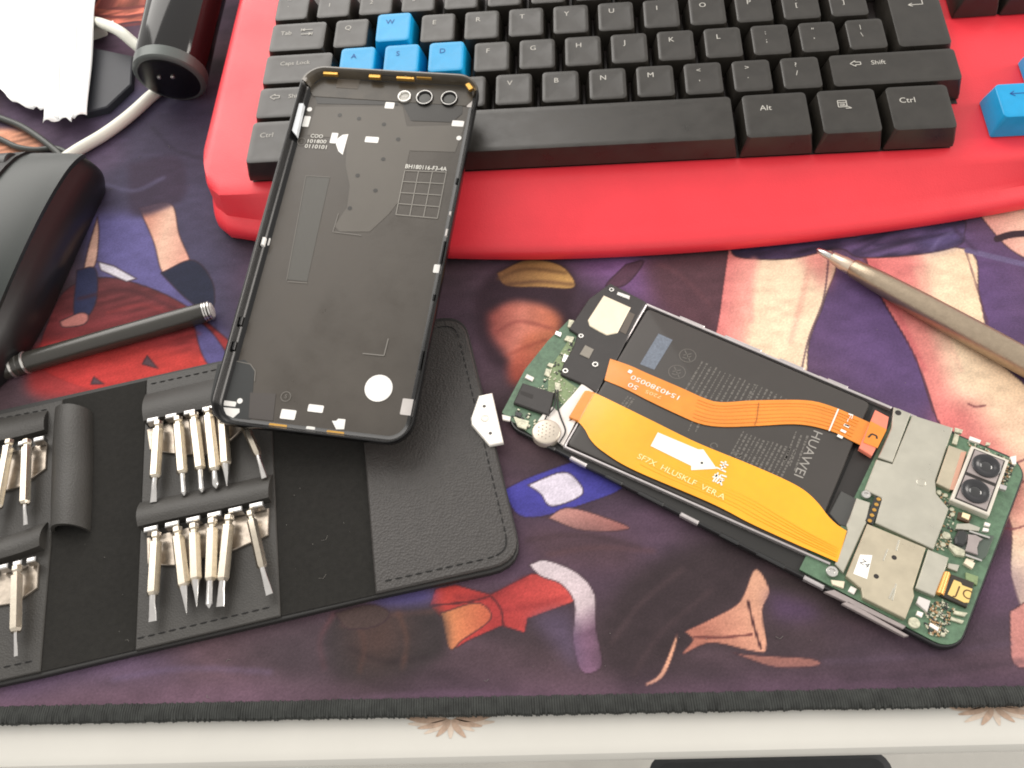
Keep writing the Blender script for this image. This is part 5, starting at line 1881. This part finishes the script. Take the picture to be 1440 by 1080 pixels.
def interp_st(n_):
    Sx = [np.array(s_, float) for s_ in ST]
    return spline(Sx, n_)


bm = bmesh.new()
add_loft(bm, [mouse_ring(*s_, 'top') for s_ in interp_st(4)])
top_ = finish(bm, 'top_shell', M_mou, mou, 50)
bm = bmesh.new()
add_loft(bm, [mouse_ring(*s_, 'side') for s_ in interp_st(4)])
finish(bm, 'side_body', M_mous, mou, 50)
bm = bmesh.new()
for x_ in (-18, 18):
    add_box(bm, x_, 40, 0.5, 14, 5, 1.0)
add_box(bm, 0, -48, 0.5, 24, 6, 1.0)
finish(bm, 'glide_pad', M_wst, mou)
bm = bmesh.new()
lathe_axis(bm, (5.0, 38, 25.0), (14.0, 38, 25.0), [(0, 7.2), (0.6, 8.0), (7.4, 8.0), (8, 7.2)], 28)
finish(bm, 'scroll_wheel', M_mous, mou, 40)
bm = bmesh.new()
for (y0_, z0_), (y1_, z1_) in zip([(24, 34.5), (32, 33.0), (40, 30.9), (48, 27.2), (53, 23.0)], [(32, 33.0), (40, 30.9), (48, 27.2), (53, 23.0), (56.5, 17.5)]):
    add_loft(bm, [[(4, y0_, z0_ - 4), (15, y0_, z0_ - 4), (15, y0_, z0_ + 0.2), (4, y0_, z0_ + 0.2)], [(4, y1_, z1_ - 4), (15, y1_, z1_ - 4), (15, y1_, z1_ + 0.2), (4, y1_, z1_ + 0.2)]])
finish(bm, 'wheel_slot', mat('slot_black', (12, 12, 12), 0.5), mou, 30)

# ================================================================ ELECTRIC SHAVER BODY (glossy cylinder, socket end towards the camera)
e = un(238, 112, 16)
far = None
for zf in np.arange(20, 120, 0.5):
    q = un(262, 0, zf)
    if (q[2] - e[2]) / math.hypot(q[0] - e[0], q[1] - e[1]) > math.tan(math.radians(17)):
        far = q
        break
SHF = Frame((e[0], e[1], 0), I3)
sh = thing('electric_shaver', SHF, 'glossy black cylinder-shaped electric shaver with its socket end facing forward', 'shaver')
M_sh = mat('gloss_black_body', (20, 19, 20), 0.1, spec=0.5, coat=0.0)
M_shr = mat('grey_rim', (92, 98, 96), 0.35, 0.2)
ax = (far - e) / np.linalg.norm(far - e)
c0 = np.array([0, 0, e[2]])
c1 = c0 + ax * 150
bm = bmesh.new()
lathe_axis(bm, c0 + ax * 4.5, c1, [(0, 16.6), (1, 17.0), (30, 17.4), (80, 19), (110, 24), (128, 34), (146, 38), (156, 36), (160, 24)], 44)
bd = finish(bm, 'body', M_sh, sh, 40)
bm = bmesh.new()
lathe_axis(bm, c0, c1, [(0, 14.6), (0.2, 15.8), (1.2, 16.9), (6.2, 17.2), (6.6, 16.8)], 44)
finish(bm, 'end_rim', M_shr, sh, 40)
bm = bmesh.new()
lathe_axis(bm, c0 - ax * 0.7, c1, [(0, 5), (0.1, 13.6), (0.6, 14.4), (1.5, 14.5)], 40)
ef = finish(bm, 'end_face', mat('socket_black', (10, 10, 11), 0.3), sh, 40)
sd_ = np.cross(ax, [0, 0, 1.0])
sd_ /= np.linalg.norm(sd_)
un_ = np.cross(sd_, ax)
for dx in (-3.4, 3.4):
    bm = bmesh.new()
    lathe_axis(bm, c0 - ax * 1.6 + sd_ * dx + un_ * 3, c0 + ax * 10 + sd_ * dx + un_ * 3, [(0, 0.6), (0.3, 1.0), (1.6, 1.0)], 12)
    finish(bm, 'socket_pin', M_steel, ef, 35)
# worn, unreadable lettering: a row of short pale dashes
bm = bmesh.new()
for k in range(6):
    a0 = math.radians(70 + k * 5.5)
    P_ = []
    for aa, tt in ((a0, 29.2), (a0 + 0.06, 29.2), (a0 + 0.06, 30.8), (a0, 30.8)):
        P_.append(c0 + ax * (4.5 + tt) + 17.45 * (sd_ * math.cos(aa) + un_ * math.sin(aa)))
    bm.faces.new([V(bm, p) for p in P_])
finish(bm, 'worn_lettering', mat('worn_print', (120, 120, 120), 0.5), bd)

# ================================================================ CABLES
M_wc = mat('white_cable_sheath', (226, 226, 214), 0.4, var=0.03, vs=0.1)
pts = [un(120, 28, 3), un(145, 34, 10), un(168, 44, 13), un(192, 64, 9), un(222, 88, 4), un(228, 118, 3.2), un(206, 141, 3.2), un(178, 166, 3.2), un(145, 190, 3.2), un(108, 212, 3.2), un(80, 232, 3.2), un(60, 250, 3.0)]
tag(tube('white_cable', spline(pts, 8), 2.9, M_wc, None, 14), 'thick white cable running from under the shaver to behind the mouse', 'cable')
M_bc = mat('black_cable_sheath', (44, 48, 44), 0.45, var=0.1, vs=0.3)
pts = [un(-40, 150, 2), un(0, 166, 2), un(30, 178, 2.2), un(58, 196, 3), un(80, 214, 3), un(100, 235, 2.0)]
tag(tube('black_cable', spline(pts, 8), 1.7, M_bc, None, 10), 'dark cable curving from under the white paper to the mouse', 'cable', 'dark cables beside the mouse')
pts = [un(-40, 182, 1.8), un(0, 196, 1.8), un(24, 207, 2), un(50, 211, 2), un(78, 209, 2.2), un(96, 216, 2.0)]
tag(tube('black_cable', spline(pts, 8), 1.5, M_bc, None, 10), 'thinner dark cable lying lowest, nearest the top of the mouse', 'cable', 'dark cables beside the mouse')
# dark box corner and small pale plug behind
M_dk = mat('dark_blue_grey_plastic', (38, 40, 48), 0.6, var=0.1, vs=0.1)
q = [un(x_, y_, 4) for x_, y_ in ((128, 66), (186, 78), (184, 118), (150, 150), (118, 158))]
bm = bmesh.new()
O = np.array([q[0][0], q[0][1], 0])
add_prism(bm, [(p[0] - O[0], p[1] - O[1]) for p in q], 0.1, 4, 0.6)
ob = finish(bm, 'folded_pouch', M_dk, None, 40)
ob.location = [v * MM for v in O]
tag(ob, 'flat dark pouch between the white paper and the shaver', 'pouch')
O = un(136, 50, 0)
PF = Frame(O, rot(0.5, 0, 0))
plg = thing('cable_plug', PF, 'small pale plug lying under the arch of the white cable', 'plug')
bm = bmesh.new()
add_prism(bm, rrect(12, 8, 2, 4), 0.1, 5.5, 0.8)
finish(bm, 'plug_body', M_wc, plg, 40)
bm = bmesh.new()
add_box(bm, 8.5, 0, 2.8, 6, 4.6, 2.2, 0, 0.2)
finish(bm, 'plug_shell', M_steel, plg)

# ================================================================ PAPER
M_pap = mat('white_tissue_paper', (246, 246, 246), 0.8, bump=0.15, bs=0.4)


def sheet(name, corners, label, seed, zlift, zb):
    """crumpled sheet; corners in pixel space on the desk: TL TR BR BL"""
    r = np.random.RandomState(seed)
    W0 = [un(*c, z_) for c, z_ in zip(corners, zb)]
    n1_, n2_ = 26, 40
    O_ = np.array([W0[3][0], W0[3][1], 0])
    bm_ = bmesh.new()
    ph_ = r.rand(6) * 6
    G = []
    for i in range(n1_ + 1):
        u = i / n1_
        row = []
        for j in range(n2_ + 1):
            v = j / n2_
            p = (W0[0] * (1 - u) + W0[1] * u) * (1 - v) + (W0[3] * (1 - u) + W0[2] * u) * v
            zr = zlift * (0.5 + 0.5 * math.sin(7 * u + ph_[0] + 1.2 * v)) + 1.2 * math.sin(17 * u + ph_[1] + 3 * v) + 0.8 * math.sin(11 * v + ph_[2] + 4 * u)
            fold = 3.0 * math.exp(-((u - 0.62 - 0.06 * v) / 0.035) ** 2)
            p = p + np.array([0, 0, max(0.2, zr + 2.2 + fold)])
            if v > 0.99:
                p = p + np.array([0, 1.3 * math.sin(9 * u + ph_[3]) + 0.4 * math.sin(31 * u + ph_[4]) + r.uniform(-0.2, 0.2), 0])
            row.append(V(bm_, p - O_))
        G.append(row)
    for i in range(n1_):
        for j in range(n2_):
            bm_.faces.new((G[i][j], G[i + 1][j], G[i + 1][j + 1], G[i][j + 1]))
    o_ = finish(bm_, name, M_pap, None, 60)
    o_.location = [v_ * MM for v_ in O_]
    md = o_.modifiers.new('thickness', 'SOLIDIFY')
    md.thickness = 0.0002
    tag(o_, label, 'paper', 'white papers at the upper left')


sheet('paper_sheet', [(74, -60), (146, -60), (127, 172), (66, 178)], 'torn white paper strip on the right of the pile, beside the shaver', 4, 2.0, (9, 9, 5, 5))
sheet('paper_sheet', [(-140, -60), (100, -60), (88, 176), (-10, 132)], 'broad crumpled white paper at the upper left corner of the desk', 9, 3.0, (5, 5, 3.5, 3))

# ================================================================ LINT AND DUST
M_lint = mat('pale_lint', (120, 117, 112), 0.9)


def lint(px_poly, n, z, parent, O_, seed):
    r = random.Random(seed)
    xs_ = [p[0] for p in px_poly]
    ys_ = [p[1] for p in px_poly]
    bm_ = bmesh.new()
    for k in range(n):
        p = un(r.uniform(min(xs_), max(xs_)), r.uniform(min(ys_), max(ys_)), z) - O_
        s_ = r.choice((0.1, 0.12, 0.15, 0.2))
        if r.random() < 0.25:
            a_ = r.uniform(0, 6.28)
            l_ = r.uniform(0.6, 1.8)
            add_tube(bm_, [(p[0], p[1], z + 0.05), (p[0] + l_ * math.cos(a_), p[1] + l_ * math.sin(a_), z + 0.12), (p[0] + 1.6 * l_ * math.cos(a_ + 0.6), p[1] + 1.6 * l_ * math.sin(a_ + 0.6), z + 0.05)], 0.05, 4)
        else:
            add_box(bm_, p[0], p[1], z + s_ * 0.4, s_, s_ * 0.8, s_, r.uniform(0, 3))
    return tag(finish(bm_, 'lint', M_lint, parent), kind='stuff')


lint([(400, 630), (515, 830)], 10, 2.78, case, TF.O, 1)
lint([(95, 760), (185, 910)], 5, 2.78, case, TF.O, 2)
lint([(540, 640), (700, 780)], 6, 3.62, case, TF.O, 3)
lint([(740, 880), (1240, 985)], 12, 0.05, pad, np.zeros(3), 4)
lint([(200, 925), (700, 985)], 8, 0.05, pad, np.zeros(3), 5)
lint([(1170, 440), (1300, 560)], 9, 0.05, pad, np.zeros(3), 6)
lint([(150, 200), (300, 330)], 10, 0.05, pad, np.zeros(3), 7)
